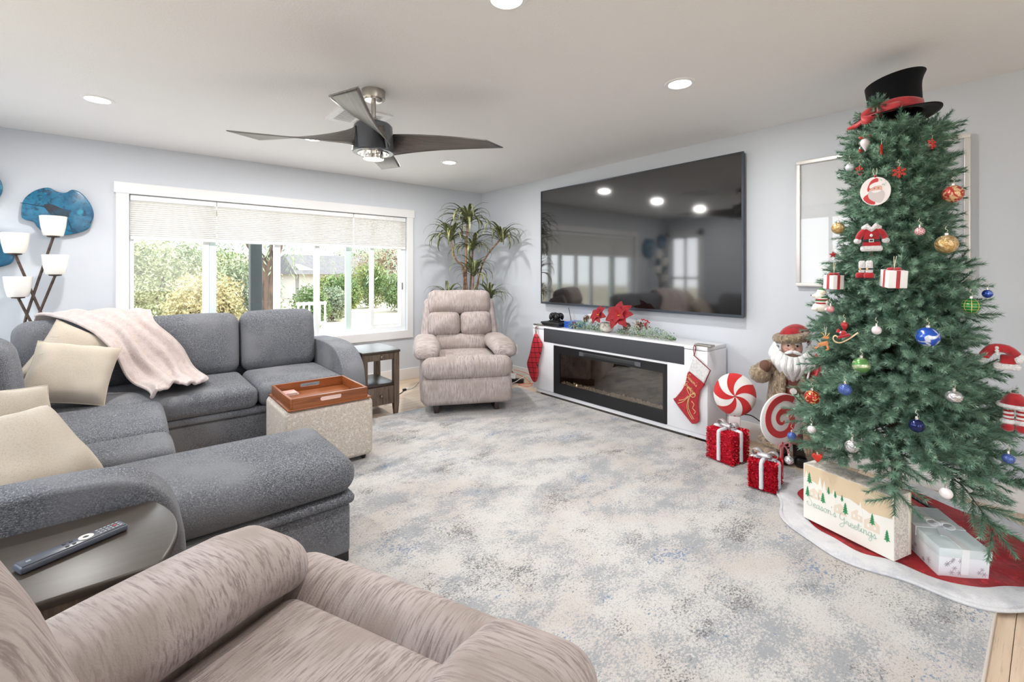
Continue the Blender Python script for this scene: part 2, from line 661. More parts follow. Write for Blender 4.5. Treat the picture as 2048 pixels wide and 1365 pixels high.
leafm = {k: mat('leaves_' + k, srgb(*c1), .7, var=[(1.2, 3, .4, .62, srgb(*c2))]) for k, c1, c2 in (
    ('pale', (150, 152, 112), (120, 126, 92)), ('gold', (176, 162, 118), (150, 142, 100)), ('green', (92, 112, 66), (116, 132, 80)),
    ('grey', (122, 132, 108), (142, 148, 116)), ('citrus', (84, 108, 54), (124, 132, 66)), ('rust', (156, 134, 110), (134, 124, 98)))}
m_bark = mat('bark', srgb(96, 76, 62), .9, var=[((14, 14, 3), 4, .4, .65, srgb(56, 44, 36))], bump=((30, 30, 6), 1.0, .03, 4))


def leaf_cloud(mb, c, r, n, size, rr, hang=0):
    for _ in range(n):
        while True:
            p = Vector((rr.uniform(-1, 1), rr.uniform(-1, 1), rr.uniform(-1, 1)))
            if .35 < p.length < 1:
                break
        k = 1 + .25 * noise.noise(p * 2.3 + Vector(c))
        q = Vector((c[0] + p.x * r[0] * k, c[1] + p.y * r[1] * k, c[2] + p.z * r[2] * k))
        d = Vector((rr.uniform(-1, 1), rr.uniform(-1, 1), rr.uniform(-1, 1) - hang)).normalized()
        e = d.orthogonal().normalized()
        e.rotate(Matrix.Rotation(rr.uniform(0, 6.28), 3, d))
        s = size * rr.uniform(.6, 1.3)
        a = q - d * s
        b = q + d * s
        mb.add([a, q + e * s * .38, b, q - e * s * .38], [(0, 1, 2, 3)])


def shrub(label, x, yy, r, m, n, size, seed, base=-.3, nstem=3, cat='shrub', name='garden_shrub'):
    rr = random.Random(seed)
    t = thing(name, label, cat, (x, yy, base))
    mb = MB()
    n, size = n * 2, size * .66
    leaf_cloud(mb, (0, 0, r[2] * 1.02), r, n, size, rr)
    for _ in range(6):
        leaf_cloud(mb, (rr.uniform(-.7, .7) * r[0], rr.uniform(-.5, .5) * r[1], r[2] * rr.uniform(.8, 1.55)), (r[0] * .45, r[1] * .45, r[2] * .42), n // 8, size, rr)
    o = obj('foliage', mb, leafm[m], t, smooth=False, kind='stuff')
    for k in range(nstem):
        a = rr.uniform(0, 6.28)
        obj('stem', MB().tube([(0, 0, 0), (.1 * math.cos(a), .1 * math.sin(a), r[2] * .5), (.4 * r[0] * math.cos(a), .4 * r[1] * math.sin(a), r[2] * 1.3)], [.05, .035, .012], 6), m_bark, t)
    return t


shrub('pale green feathery shrub beyond the leftmost pane', .19, 12.2, (.95, .8, 1.2), 'pale', 2600, .06, 1)
shrub('golden-leaved shrub in front of the pale feathery one', .95, 9.0, (.62, .6, .78), 'gold', 2600, .055, 2)
shrub('yellow-green bush with bare twigs beside the dark patio post', 1.75, 10.2, (.68, .6, .98), 'grey', 2600, .055, 3)
shrub('tall pale bush far behind the golden shrub', .6, 14.5, (1.5, 1, 1.25), 'pale', 2600, .085, 4)
shrub('bright green citrus bush left of the pale green sash', 5.6, 16.4, (.85, .8, .75), 'citrus', 2600, .085, 5)
shrub('round green citrus bush with yellow fruit past the pale green sash', 8.25, 19.8, (1.0, .8, 1.0), 'citrus', 2600, .085, 6)
shrub('yellowish green bush at the window latch end', 8.5, 17.2, (.8, .8, .8), 'green', 2200, .085, 7)
shrub('dark leafy bush beside the white railing', 3.6, 12.6, (.5, .5, .6), 'green', 1800, .06, 8)
shrub('greyish low bush behind the railing', 5.0, 15.0, (.55, .5, .55), 'grey', 1500, .07, 9)
shrub('rust-coloured tree rising behind the citrus bushes', 10.75, 23.5, (1.9, 1.3, 1.6), 'rust', 2600, .11, 10, cat='tree', name='garden_tree')
shrub('hazy green tree far behind the white house', 15.5, 40, (3.2, 2, 1.9), 'grey', 2000, .2, 12, cat='tree', name='garden_tree')
shrub('broad green tree line at the foot of the red hill', 3.0, 33, (3.0, 2, 1.7), 'green', 2400, .2, 13, cat='tree', name='garden_tree')

# leaning tree trunk with weeping foliage
t = thing('weeping_tree', 'thick leaning tree trunk with weeping branches beside the dark post', 'tree', (1.73, 8.3, -.3))
obj('trunk', MB().tube(smooth_path([(0, 0, 0), (-.02, 0, .6), (-.03, 0, 1.2), (.02, 0, 1.65), (.16, .1, 2.1), (.3, .2, 2.9)], 5), [.125 - .0014 * i for i in range(26)], 14), m_bark, t)
obj('limb', MB().tube([(.02, 0, 1.6), (-.35, .2, 2.2), (-.9, .3, 2.7)], [.08, .06, .03], 10), m_bark, t)
mb = MB()
rr = random.Random(5)
for _ in range(85):
    x, yy = rr.uniform(-1.5, 2.6), rr.uniform(-.6, 1.6)
    z1, ln = rr.uniform(2.3, 2.9), rr.uniform(.5, 1.05)
    for k in range(26):
        q = k / 26 * ln
        d = rr.uniform(-1, 1)
        p = Vector((x + .05 * d + .1 * q, yy + rr.uniform(-.04, .04), z1 - q))
        mb.add([p, p + Vector((.05 * d, .01, -.04)), p + Vector((.07 * d, .0, -.085)), p + Vector((.02 * d, 0, -.05))], [(0, 1, 2, 3)])
obj('weeping_foliage', mb, leafm['grey'], t, smooth=False, kind='stuff')

# dark patio post, railing, neighbour's house
t = thing('patio_post', 'dark green square patio post outside the window', 'post', (1.19, 6.42, -.12))
mp = mat('dark_post_paint', srgb(40, 46, 46), .6)
obj('post_shaft', MB().puff((-.065, -.065, .02), (.065, .065, 2.75), .008, 1), mp, t)
obj('post_base', MB().puff((-.11, -.11, 0), (.11, .11, .1), .008, 1), mp, t)
t = thing('white_railing', 'white slatted garden railing near the leaning tree trunk', 'railing', (2.33, 8.6, -.3))
for z in (.62, .98):
    obj('rail', MB().puff((-.1, -.02, z), (.42, .02, z + .05), .005, 1), white_paint, t)
for k in range(6):
    obj('baluster', MB().puff((-.08 + k * .092, -.012, 0 if k in (0, 5) else .6), (-.05 + k * .092, .012, 1.04), .004, 1), white_paint, t)
t = thing('neighbour_house', 'low white house with grey shingle roof beyond the garden', 'building', (10.2, 29, -.3), .12)
m_hw = mat('house_white', srgb(186, 180, 172), .8)
m_rf = mat('grey_shingles', srgb(98, 94, 94), .9, var=[((6, 6, 12), 3, .4, .7, srgb(82, 78, 78))])
obj('house_wall', MB().box((-2.6, 0, 0), (3.2, 5, 1.55)), m_hw, t, smooth=False)
mb = MB()
rv = [(-3.0, -.5, 1.5), (3.6, -.5, 1.5), (3.6, 5.5, 1.5), (-3.0, 5.5, 1.5), (-2.6, 2.4, 2.75), (3.0, 2.4, 2.75)]
mb.add(rv, [(0, 1, 5, 4), (1, 2, 5), (2, 3, 4, 5), (3, 0, 4), (0, 3, 2, 1)])
obj('roof', mb, m_rf, t, smooth=False)
obj('gable_wall', MB().prism([(-2.6, 0), (-.2, 0), (-.2, 1.2), (-2.6, 2.1)], -.6, -.05, M=Rot(PI / 2, 'X')), m_hw, t, smooth=False)
for x in (.6, 2.0):
    wo = obj('house_window', MB().box((x, -.04, .6), (x + .7, .01, 1.25)), m_hw, t, smooth=False)
    obj('pane', MB().box((x + .06, -.06, .66), (x + .64, -.035, 1.19)), mat('far_glass', srgb(70, 80, 90), .2), wo, smooth=False)
t = thing('covered_grill', 'grey fabric-covered garden grill outside the leftmost pane', 'grill', (.22, 6.6, -.12))
m_cov = mat('grey_cover', srgb(104, 102, 100), .8)
obj('cover', MB().puff((-.2, -.25, 0), (.24, .25, .80), .09, 3, 3, (0, 0, .03)), m_cov, t)
obj('cover_skirt', MB().puff((-.225, -.27, .05), (.265, .27, .16), .03, 2), m_cov, t)

# ================================================================ CEILING
m_lampglow = mat('lamp_glow', (1, 1, 1, 1), .5, emit=((1, .97, .93, 1), 9.0))
m_trimring = mat('downlight_trim', srgb(240, 240, 240), .5)


def downlight(x, y, label):
    t = thing('recessed_downlight', label, 'ceiling light', (x, y, HC), 0, 'recessed ceiling downlights')
    mb = MB().lathe([(.058, -.0015), (.062, -.006), (.078, -.005), (.082, 0.0), (.058, .0)], 36, cap=False)
    obj('trim_ring', mb, m_trimring, t)
    obj('diffuser', MB().lathe([(.0, -.0035), (.03, -.0035), (.059, -.002)], 36, cap=False), m_lampglow, t)
    d = bpy.data.lights.new('lamp', 'AREA')
    d.shape = 'DISK'
    d.size = .11
    d.energy = LAMP
    d.color = (1, .97, .94)
    o = bpy.data.objects.new('lamp', d)
    o.location = (0, 0, -.008)
    C.objects.link(o)
    o.parent = t


for x, y, lab in ((-.157, 3.745, 'lit round downlight on the ceiling above the floor lamp'), (1.09, 3.745, 'lit round downlight between ceiling fan and window'),
                  (2.33, 3.72, 'lit round downlight above the far recliner'), (2.35, 1.35, 'lit round downlight on the ceiling above the rug before the tree'),
                  (1.11, 1.36, 'lit round downlight on the ceiling ahead of the near recliner')):
    downlight(x, y, lab)

# air vent
t = thing('ceiling_vent', 'white square louvred air vent behind the ceiling fan', 'vent', (1.18, 3.03, HC))
mb = MB()
for a, b, c_, d in ((-.17, -.17, .17, -.125), (-.17, .125, .17, .17), (-.17, -.125, -.125, .125), (.125, -.125, .17, .125), (-.008, -.125, .008, .125)):
    mb.box((a, b, -.008), (c_, d, 0))
obj('vent_frame', mb, white_paint, t, smooth=False)
m_galv = mat('galvanised_duct', srgb(120, 122, 124), .5, .4)
mb = MB()
for lo, hi in (((-.122, -.122, 0), (-.119, .122, .2)), ((.119, -.122, 0), (.122, .122, .2)), ((-.119, -.122, 0), (.119, -.119, .2)), ((-.119, .119, 0), (.119, .122, .2)), ((-.122, -.122, .2), (.122, .122, .203))):
    mb.box(lo, hi)
obj('duct_box', mb, m_galv, t, smooth=False)
for k in range(11):
    yy = -.115 + k * .023
    mb = MB().add([(-.125, yy - .005, -.004), (.125, yy - .005, -.004), (.125, yy + .005, -.006), (-.125, yy + .005, -.006)], [(0, 1, 2, 3)])
    obj('slat', mb, white_paint, t, smooth=False, solid=.0015)

# ceiling fan
m_graph = mat('graphite_blade', srgb(132, 128, 125), .38, .9, var=[((3, 90, 90), 4, .4, .7, srgb(116, 113, 110))])
m_gun = mat('gunmetal_housing', srgb(104, 108, 114), .3, .8)
t = thing('ceiling_fan', 'dark four-blade ceiling fan with twisted blades and nickel canopy', 'ceiling fan', (1.08, 2.547, HC), -math.radians(39.9) + math.radians(7))
obj('canopy', MB().lathe([(.066, 0), (.066, -.045), (.064, -.05), (0, -.05)], 36), m_nickel, t)
obj('canopy_ring', MB().lathe([(.05, -.05), (.05, -.058), (.035, -.06), (0, -.06)], 36), m_chrome, t)
obj('downrod', MB().lathe([(.0135, -.06), (.0135, -.2)], 20), m_nickel, t)
obj('rod_collar', MB().lathe([(.024, -.16), (.028, -.17), (.028, -.2)], 20), m_nickel, t)
obj('motor_housing', MB().lathe([(.028, -.185), (.095, -.195), (.108, -.21), (.113, -.30), (.118, -.355), (.113, -.362), (.085, -.362)], 40), m_gun, t)
obj('light_plate', MB().lathe([(.088, -.362), (.088, -.367), (.05, -.369)], 36), m_chrome, t)
for k in range(6):
    a = k * PI / 3
    obj('screw', MB().ball((.075 * math.cos(a), .075 * math.sin(a), -.369), .006, 8, 6), m_chrome, t)
obj('light_hub', MB().lathe([(.056, -.366), (.056, -.383), (.05, -.389), (.058, -.394), (.058, -.398), (0, -.398)], 36), m_chrome, t)


def blade(u, v):
    # u along the radius, v across the chord
    r = .085 + .625 * u
    wdt = .125 + .025 * u
    tilt = math.radians(-78 + 79 * u ** .42)
    s = (v - .5) * wdt
    cut = (v - .5) * .11 * max(0, (u - .5) / .5)
    wrap = .085 * (1 - u) ** 3
    return (r + cut, s * math.cos(tilt) + wrap, -.288 + s * math.sin(tilt) + .004 * u)


bl = MB().grid(blade, 28, 8)
b0 = obj('blade', bl, m_graph, t, solid=.006, angle=60)
for k in range(1, 4):
    o = b0.copy()
    C.objects.link(o)
    o.parent = t
    o.rotation_euler = (0, 0, k * PI / 2)

# ================================================================ RUG
def rug_color(nt, co):
    def nz(sc, det, ro=.6, off=0.0):
        mp = nt.nodes.new('ShaderNodeMapping')
        mp.inputs['Scale'].default_value = sc if isinstance(sc, tuple) else (sc,) * 3
        mp.inputs['Location'].default_value = (off, off, 0)
        nt.links.new(co, mp.inputs[0])
        n = nt.nodes.new('ShaderNodeTexNoise')
        n.inputs['Scale'].default_value = 1
        n.inputs['Detail'].default_value = det
        n.inputs['Roughness'].default_value = ro
        nt.links.new(mp.outputs[0], n.inputs['Vector'])
        return n.outputs['Fac']

    def ss(v, a, b):
        mr = nt.nodes.new('ShaderNodeMapRange')
        mr.interpolation_type = 'SMOOTHSTEP'
        mr.inputs['From Min'].default_value = a
        mr.inputs['From Max'].default_value = b
        nt.links.new(v, mr.inputs['Value'])
        return mr.outputs[0]
    base = mix_node(nt, ss(nz(2.0, 3), .4, .65), srgb(203, 200, 197), srgb(194, 187, 181))
    speck = nz((85, 120, 85), 4, .75)
    big = nz((3.0, 4.4, 1), 8, .70)
    g1 = ss(math_node(nt, 'ADD', math_node(nt, 'MULTIPLY', big, 1.25), math_node(nt, 'MULTIPLY', speck, 1.0)), 1.08, 1.26)
    c = mix_node(nt, g1, base, srgb(154, 157, 161))
    big2 = nz((2.7, 4.2, 1), 8, .72, 7.3)
    sp2 = nz((100, 145, 100), 4, .75, 3.1)
    g2 = ss(math_node(nt, 'ADD', math_node(nt, 'MULTIPLY', big2, 1.2), math_node(nt, 'MULTIPLY', sp2, 1.1)), 1.24, 1.38)
    c = mix_node(nt, g2, c, srgb(108, 105, 104))
    big3 = nz((2.6, 3.6, 1), 7, .68, 13.7)
    g3 = ss(math_node(nt, 'ADD', math_node(nt, 'MULTIPLY', big3, 1.3), math_node(nt, 'MULTIPLY', nz((70, 100, 70), 4, .75, 9.0), 1.1)), 1.37, 1.48)
    c = mix_node(nt, g3, c, srgb(112, 132, 160))
    g4 = ss(nz((150, 210, 150), 2, .6, 1.7), .52, .68)
    return mix_node(nt, math_node(nt, 'MULTIPLY', g4, .45), c, srgb(140, 138, 136))


m_rug = pattern_mat('distressed_rug', .98, rug_color, sheen=.2, bump=(170, .6, .006, 3))
RX0, RX1, RY0, RY1, RH = .44, 3.225, .145, 3.75, .012
rug = thing('area_rug', 'large cream area rug with distressed grey and blue speckles', 'rug', ((RX0 + RX1) / 2, (RY0 + RY1) / 2, 0))
hx, hy = (RX1 - RX0) / 2, (RY1 - RY0) / 2
obj('pile', MB().puff((-hx, -hy, .0), (hx, hy, RH), .005, 2), m_rug, rug)
obj('bound_edge', MB().tube([(-hx, -hy, .006), (hx, -hy, .006), (hx, hy, .006), (-hx, hy, .006), (-hx, -hy, .006)], .006, 6), mat('rug_binding', srgb(205, 198, 188), .9), rug)

# ================================================================ SECTIONAL SOFA
sofa = thing('sectional_sofa', 'L-shaped grey fabric sectional sofa with a chaise end', 'sofa', (0, 3.2, 0))
SO = T(0, -3.2, 0)


def spart(name, mb, m=m_sofa, **kw):
    for i, v in enumerate(mb.v):
        mb.v[i] = Vector((v.x, v.y - 3.2, v.z))
    return obj(name, mb, m, sofa, **kw)


m_foot = mat('black_foot', srgb(28, 26, 26), .5)
# base boxes
spart('base', MB().puff((-.80, 3.63, .05), (1.30, 4.62, .262), .015, 2))
spart('base', MB().puff((-.80, 2.53, .05), (.125, 3.63, .262), .015, 2))
spart('base', MB().puff((-.80, 1.95, .05), (.725, 2.53, .262), .015, 2))
# welt bands under the cushions
spart('welt_band', MB().puff((-.42, 3.60, .262), (1.29, 4.3, .306), .02, 3))
spart('welt_band', MB().puff((-.42, 2.53, .262), (.14, 3.60, .306), .02, 3))
spart('welt_band', MB().puff((-.42, 1.935, .262), (.742, 2.53, .306), .02, 3))
# seats
spart('seat_cushion', MB().puff((.692, 3.585, .306), (1.29, 4.30, .455), .055, 4, 5, (0, .006, .02)))
spart('seat_cushion', MB().puff((-.62, 3.585, .306), (.688, 4.30, .455), .055, 4, 5, (0, .006, .015)))
spart('seat_cushion', MB().puff((-.44, 2.875, .306), (.15, 3.58, .47), .05, 4, 5, (.006, 0, .008)))
spart('seat_cushion', MB().puff((-.44, 2.535, .306), (.155, 2.88, .468), .05, 4, 5, (.006, 0, .008)))
spart('chaise_cushion', MB().puff((-.44, 1.925, .306), (.752, 2.533, .455), .07, 5, 6, (.006, .006, .022)))


def lean(x0, y0, z0, a, ax):
    return T(x0, y0, z0) @ Rot(a, ax) @ T(-x0, -y0, -z0)


# backs
spart('back_frame', MB().puff((-.85, 4.44, .05), (1.285, 4.63, .72), .05, 4))
spart('back_frame', MB().puff((-.85, 1.80, .05), (-.64, 4.5, .72), .05, 4))
L = lean(0, 4.27, .44, math.radians(-6), 'X')
for x0, x1, zt in ((.696, 1.276, .935), (.06, .682, .93), (-.60, .055, .935)):
    spart('back_cushion', MB().puff((x0, 4.24, .44), (x1, 4.46, zt), .085, 5, 5, (.004, .03, .01), M=L))
L2 = lean(-.44, 0, .44, math.radians(-6), 'Y')
for y0, y1, zt, xf in ((2.50, 3.10, .93, -.43), (3.11, 3.62, .93, -.43), (1.95, 2.49, .93, -.52)):
    spart('back_cushion', MB().puff((xf - .23, y0, .44), (xf, y1, zt), .095, 5, 5, (.03, .004, .01), M=L2))
# right arm, outline in the y-z plane
arm_o = [(3.60, .05), (4.62, .05), (4.62, .63)] + [(p.x, p.y) for p in smooth_path([(4.62, .64, 0), (4.3, .655, 0), (4.0, .655, 0), (3.80, .615, 0), (3.66, .52, 0), (3.61, .40, 0), (3.60, .25, 0)], 4)]
mb = MB().bprism(arm_o, 1.285, 1.465, .028, 4, M=Matrix(((0, 0, 1, 0), (1, 0, 0, 0), (0, 1, 0, 0), (0, 0, 0, 1))))
spart('arm', mb, angle=50)
# near arm, outline in the x-z plane
arm_o = [(.136, .05), (-.84, .05), (-.84, .62)] + [(p.x, p.y) for p in smooth_path([(-.84, .635, 0), (-.45, .645, 0), (-.15, .645, 0), (.0, .622, 0), (.09, .55, 0), (.132, .42, 0), (.136, .25, 0)], 4)]
mb = MB().bprism(list(reversed(arm_o)), -1.935, -1.785, .022, 4, M=Matrix(((1, 0, 0, 0), (0, 0, -1, 0), (0, 1, 0, 0), (0, 0, 0, 1))))
spart('arm', mb, angle=50)
for x, y in ((.69, 1.985), (.69, 2.48), (1.40, 3.68), (1.40, 4.55), (-.78, 1.99), (-.78, 4.55), (.08, 1.84)):
    spart('foot', MB().puff((x - .03, y - .03, RH if x > .44 and y < 3.75 else 0), (x + .03, y + .03, .06), .004, 1), m_foot)

# ================================================================ PILLOWS
m_lin = mat('beige_linen', srgb(186, 175, 160), .95, sheen=.2, spec=.2, var=[((220, 160, 220), 3, .45, .7, srgb(174, 162, 146)), (3, 2, .45, .75, srgb(194, 184, 170))], bump=((5, 5, 5), .35, .03, 2))


def pillow(name, label, cx, cy, cz, size, thick, M, seed):
    t = thing(name, label, 'pillow', (cx, cy, cz - size * .42), 0, 'beige throw pillows on the sofa')
    h = size / 2
    n = 18

    def side(sg):
        def f(u, v):
            a, b = 2 * u - 1, 2 * v - 1
            pinch = 1 - .07 * (1 - a * a) * abs(b) ** 3
            pin2 = 1 - .07 * (1 - b * b) * abs(a) ** 3
            th = thick / 2 * (max(0, 1 - a ** 4) * max(0, 1 - b ** 4)) ** .55
            wv = noise.noise(Vector((a * 2 + seed, b * 2, sg))) * .012 * (1 - abs(a * b))
            wv += .006 * math.sin(a * 9 + b * 4 + seed) * (abs(b) ** 2) * (1 - a * a)
            return (a * h * pin2, b * h * pinch, sg * (th + wv * (1 if th > .004 else 0)))
        return f
    mb = MB()
    mb.grid(side(1), n, n, M=M)
    k = len(mb.f)
    mb.grid(side(-1), n, n, M=M)
    mb.f = mb.f[:k] + [tuple(reversed(f)) for f in mb.f[k:]]
    mb.v = [v + Vector((0, 0, size * .42)) for v in mb.v]
    obj('cover', mb, m_lin, t, angle=70)
    ring = []
    for k in range(65):
        q = (k % 64) / 16
        a = [-1 + 2 * (q % 1), 1, 1 - 2 * (q % 1), -1][int(q)]
        b = [-1, -1 + 2 * (q % 1), 1, 1 - 2 * (q % 1)][int(q)]
        ring.append((a * h * (1 - .07 * (1 - b * b) * abs(a) ** 3), b * h * (1 - .07 * (1 - a * a) * abs(b) ** 3), 0))
    mb = MB().tube([M @ Vector(p) + Vector((0, 0, size * .42)) for p in ring], .003, 5)
    obj('piping', mb, m_lin, t)
    obj('seam', MB().tube([M @ Vector((h * (q / 10 - .9), h * .55 * (1 - abs(q / 10 - .5)), thick * .5 + .001)) + Vector((0, 0, size * .42)) for q in range(3)], .0015, 5), m_lin, t)
    return t


def pm_(yaw, leanb, roll=0):
    """pillow normal starts at +Z; stand it up facing -Y, lean back, turn"""
    return Rot(math.radians(yaw), 'Z') @ Rot(math.radians(90 - leanb), 'X') @ Rot(math.radians(roll), 'Z')


pillow('throw_pillow', 'plain beige linen pillow leaning on the one beside the blanket', -.275, 3.775, .652, .39, .16, pm_(4, 34, -14), 1)
pillow('throw_pillow', 'beige linen pillow tucked behind another, partly under the blanket', -.27, 4.0, .70, .40, .15, pm_(18, 22, -32), 2)
pillow('throw_pillow', 'beige linen pillow with folded corner beside the near sofa arm', -.30, 2.175, .622, .38, .18, pm_(26, 50, 10), 3)
pillow('throw_pillow', 'beige linen pillow wedged behind the one with the folded corner', -.385, 2.425, .663, .38, .15, pm_(38, 30, -10), 4)

# ================================================================ BLANKET
m_blk = mat('pink_plush', srgb(196, 181, 176), .98, sheen=.5, spec=.1, var=[(26, 4, .4, .7, srgb(183, 167, 163)), (120, 3, .5, .75, srgb(208, 195, 190))], bump=(130, .7, .008, 4))
Lc = smooth_path([(-.53, 4.60, .76), (-.51, 4.47, .945), (-.36, 4.27, .94), (-.20, 4.06, .86), (-.10, 3.95, .73), (-.03, 3.92, .60), (.03, 3.87, .51), (.08, 3.66, .50), (.10, 3.585, .485)], 6)
Rc = smooth_path([(.10, 4.62, .76), (.10, 4.46, .955), (.14, 4.27, .88), (.21, 4.195, .78), (.29, 4.18, .66), (.36, 4.16, .545), (.395, 4.06, .492), (.40, 3.85, .49), (.37, 3.72, .487)], 6)
nv = len(Lc) - 1


def blanket(u, v):
    i = min(int(v * nv + .5), nv)
    p = Lc[i].lerp(Rc[i], u)
    k = min(1, v * 3.0)
    f = .5 + .5 * math.sin(u * 21 + 1.3 * math.sin(v * 4) + .6)
    f2 = .5 + .5 * math.sin(u * 38 + v * 5)
    up = Vector((0, -.55, .75))
    amp = .042 * k * (1 - .35 * max(0, v - .7) / .3)
    e = min(1, min(u, 1 - u) * 9)
    mid = math.sin(PI * u) * .03 * k
    d = (amp * f ** 1.6 + .008 * f2 + mid) * (.35 + .65 * e) + .012
    p = p + up * d + Vector((.012 * math.sin(v * 16 + u * 7), 0, .006 * noise.noise(Vector((u * 6, v * 8, 1)))))
    if v > .86:
        q = (v - .86) / .14
        p += Vector((0, -.05 * q * math.sin(u * 9 + 1), .018 * abs(math.sin(u * 10)) * q))
    return tuple(p)


t = thing('throw_blanket', 'pale pink plush throw blanket draped over the sofa corner', 'blanket', (0, 4.1, .48))
mb = MB().grid(blanket, 64, nv)
mb.v = [v - Vector((0, 4.1, .48)) for v in mb.v]
o = obj('plush_cloth', mb, m_blk, t, angle=80, solid=.014)
hem = [Vector(blanket(i / 40, 1.0)) - Vector((0, 4.1, .48)) for i in range(41)]
obj('hem', MB().tube(hem, .011, 8), m_blk, t)
obj('hem', MB().tube([Vector(blanket(1.0, .12 + .88 * i / 40)) - Vector((0, 4.1, .48)) for i in range(41)], .010, 8), m_blk, t)
obj('hem', MB().tube([Vector(blanket(0.0, .12 + .88 * i / 40)) - Vector((0, 4.1, .48)) for i in range(41)], .010, 8), m_blk, t)

# ================================================================ OTTOMAN AND TRAY
m_ott = mat('oatmeal_fabric', srgb(200, 190, 178), .95, sheen=.2, spec=.2, var=[((150, 150, 150), 3, .42, .66, srgb(172, 161, 150)), (60, 3, .5, .7, srgb(214, 206, 196))], bump=(240, .4, .003, 2))
t = thing('storage_ottoman', 'cream woven cube ottoman on casters before the sofa', 'ottoman', (.973, 3.19, RH))
obj('upholstered_body', MB().puff((-.273, -.26, .03), (.273, .26, .408), .035, 4, 4, (.003, .003, 0)), m_ott, t)
for x in (-.22, .22):
    for y in (-.21, .21):
        cst = obj('caster', MB().ball((x, y, .018), (.018, .012, .018), 12, 8), m_black, t)
        obj('caster_fork', MB().puff((x - .014, y - .016, .02), (x + .014, y + .016, .034), .004, 1), m_black, cst)
m_cherry = mat('cherry_wood', srgb(146, 84, 44), .34, var=[((3, 40, 40), 5, .4, .7, srgb(116, 62, 30)), ((2, 90, 90), 3, .5, .75, srgb(164, 100, 56))])
t = thing('wooden_tray', 'reddish brown wooden serving tray with cut-out handles on the ottoman', 'tray', (.97, 3.172, RH + .409))
obj('base_board', MB().puff((-.257, -.247, 0), (.257, .247, .012), .004, 1), m_cherry, t)
X0, X1, Y0, Y1, ZR, TH = -.243, .235, -.236, .222, .074, .015
for x0 in (X0, X1 - TH):
    obj('side_wall', MB().puff((x0, Y0, .012), (x0 + TH, Y1, ZR), .002, 1), m_cherry, t)


def handle_wall(y):
    x0, x1, z0, z1, hw, hr, hz = X0 + TH, X1 - TH, .012, ZR, .055, .012, .047
    arcR = [(hw + hr * math.cos(a), hz + hr * math.sin(a)) for a in [-PI / 2 + PI * i / 8 for i in range(9)]]
    right = [(0, z0), (x1, z0), (x1, z1), (0, z1), (0, hz + hr)] + list(reversed(arcR)) + [(0, hz - hr)]
    left = [(-a if a else 0, b) for a, b in right]
    left = [((x0 if abs(a + x1) < 1e-6 else a), b) for a, b in left]
    M = Matrix(((1, 0, 0, 0), (0, 0, 1, y), (0, 1, 0, 0), (0, 0, 0, 1)))
    mb = MB().prism(right, 0, TH, M=M).prism(list(reversed(left)), 0, TH, M=M)
    obj('handle_wall', mb, m_cherry, t, smooth=False)


handle_wall(Y0)
handle_wall(Y1 - TH)
# the coasters in the tray
m_cst = pattern_mat('printed_red_cover', .5, lambda nt, co: (lambda n: mix_node(nt, n.outputs['Fac'], srgb(190, 70, 66), srgb(236, 214, 206)))(
    (lambda n: (n.inputs.__getitem__('Scale').__setattr__('default_value', 55), nt.links.new(co, n.inputs['Vector']), n)[2])(nt.nodes.new('ShaderNodeTexNoise'))))
for k, lab in enumerate(('lower small square booklet in the wooden tray', 'upper small red-printed square booklet in the wooden tray')):
    b = thing('small_booklet', lab, 'booklet', (.815 - .006 * k, 3.31, RH + .4215 + .0095 * k), .12 - .1 * k)
    obj('pages', MB().puff((-.046, -.046, .001), (.046, .046, .0085), .001, 1), mat('paper_white', srgb(236, 230, 224), .7), b)
    obj('cover', MB().box((-.048, -.048, .0085), (.048, .048, .0094)).box((-.048, -.048, 0), (.048, .048, .001)), m_cst, b, smooth=False)

# ================================================================ END TABLES
m_wal = mat('dark_walnut', srgb(104, 88, 74), .38, var=[((60, 60, 5), 5, .4, .7, srgb(72, 58, 48)), ((140, 140, 8), 3, .5, .75, srgb(124, 108, 92))])
m_waltop = mat('polished_walnut_top', srgb(62, 54, 47), .34, coat=0, var=[((5, 60, 60), 5, .4, .7, srgb(56, 47, 40))])
m_knob = mat('antique_pewter', srgb(120, 110, 104), .35, .9)


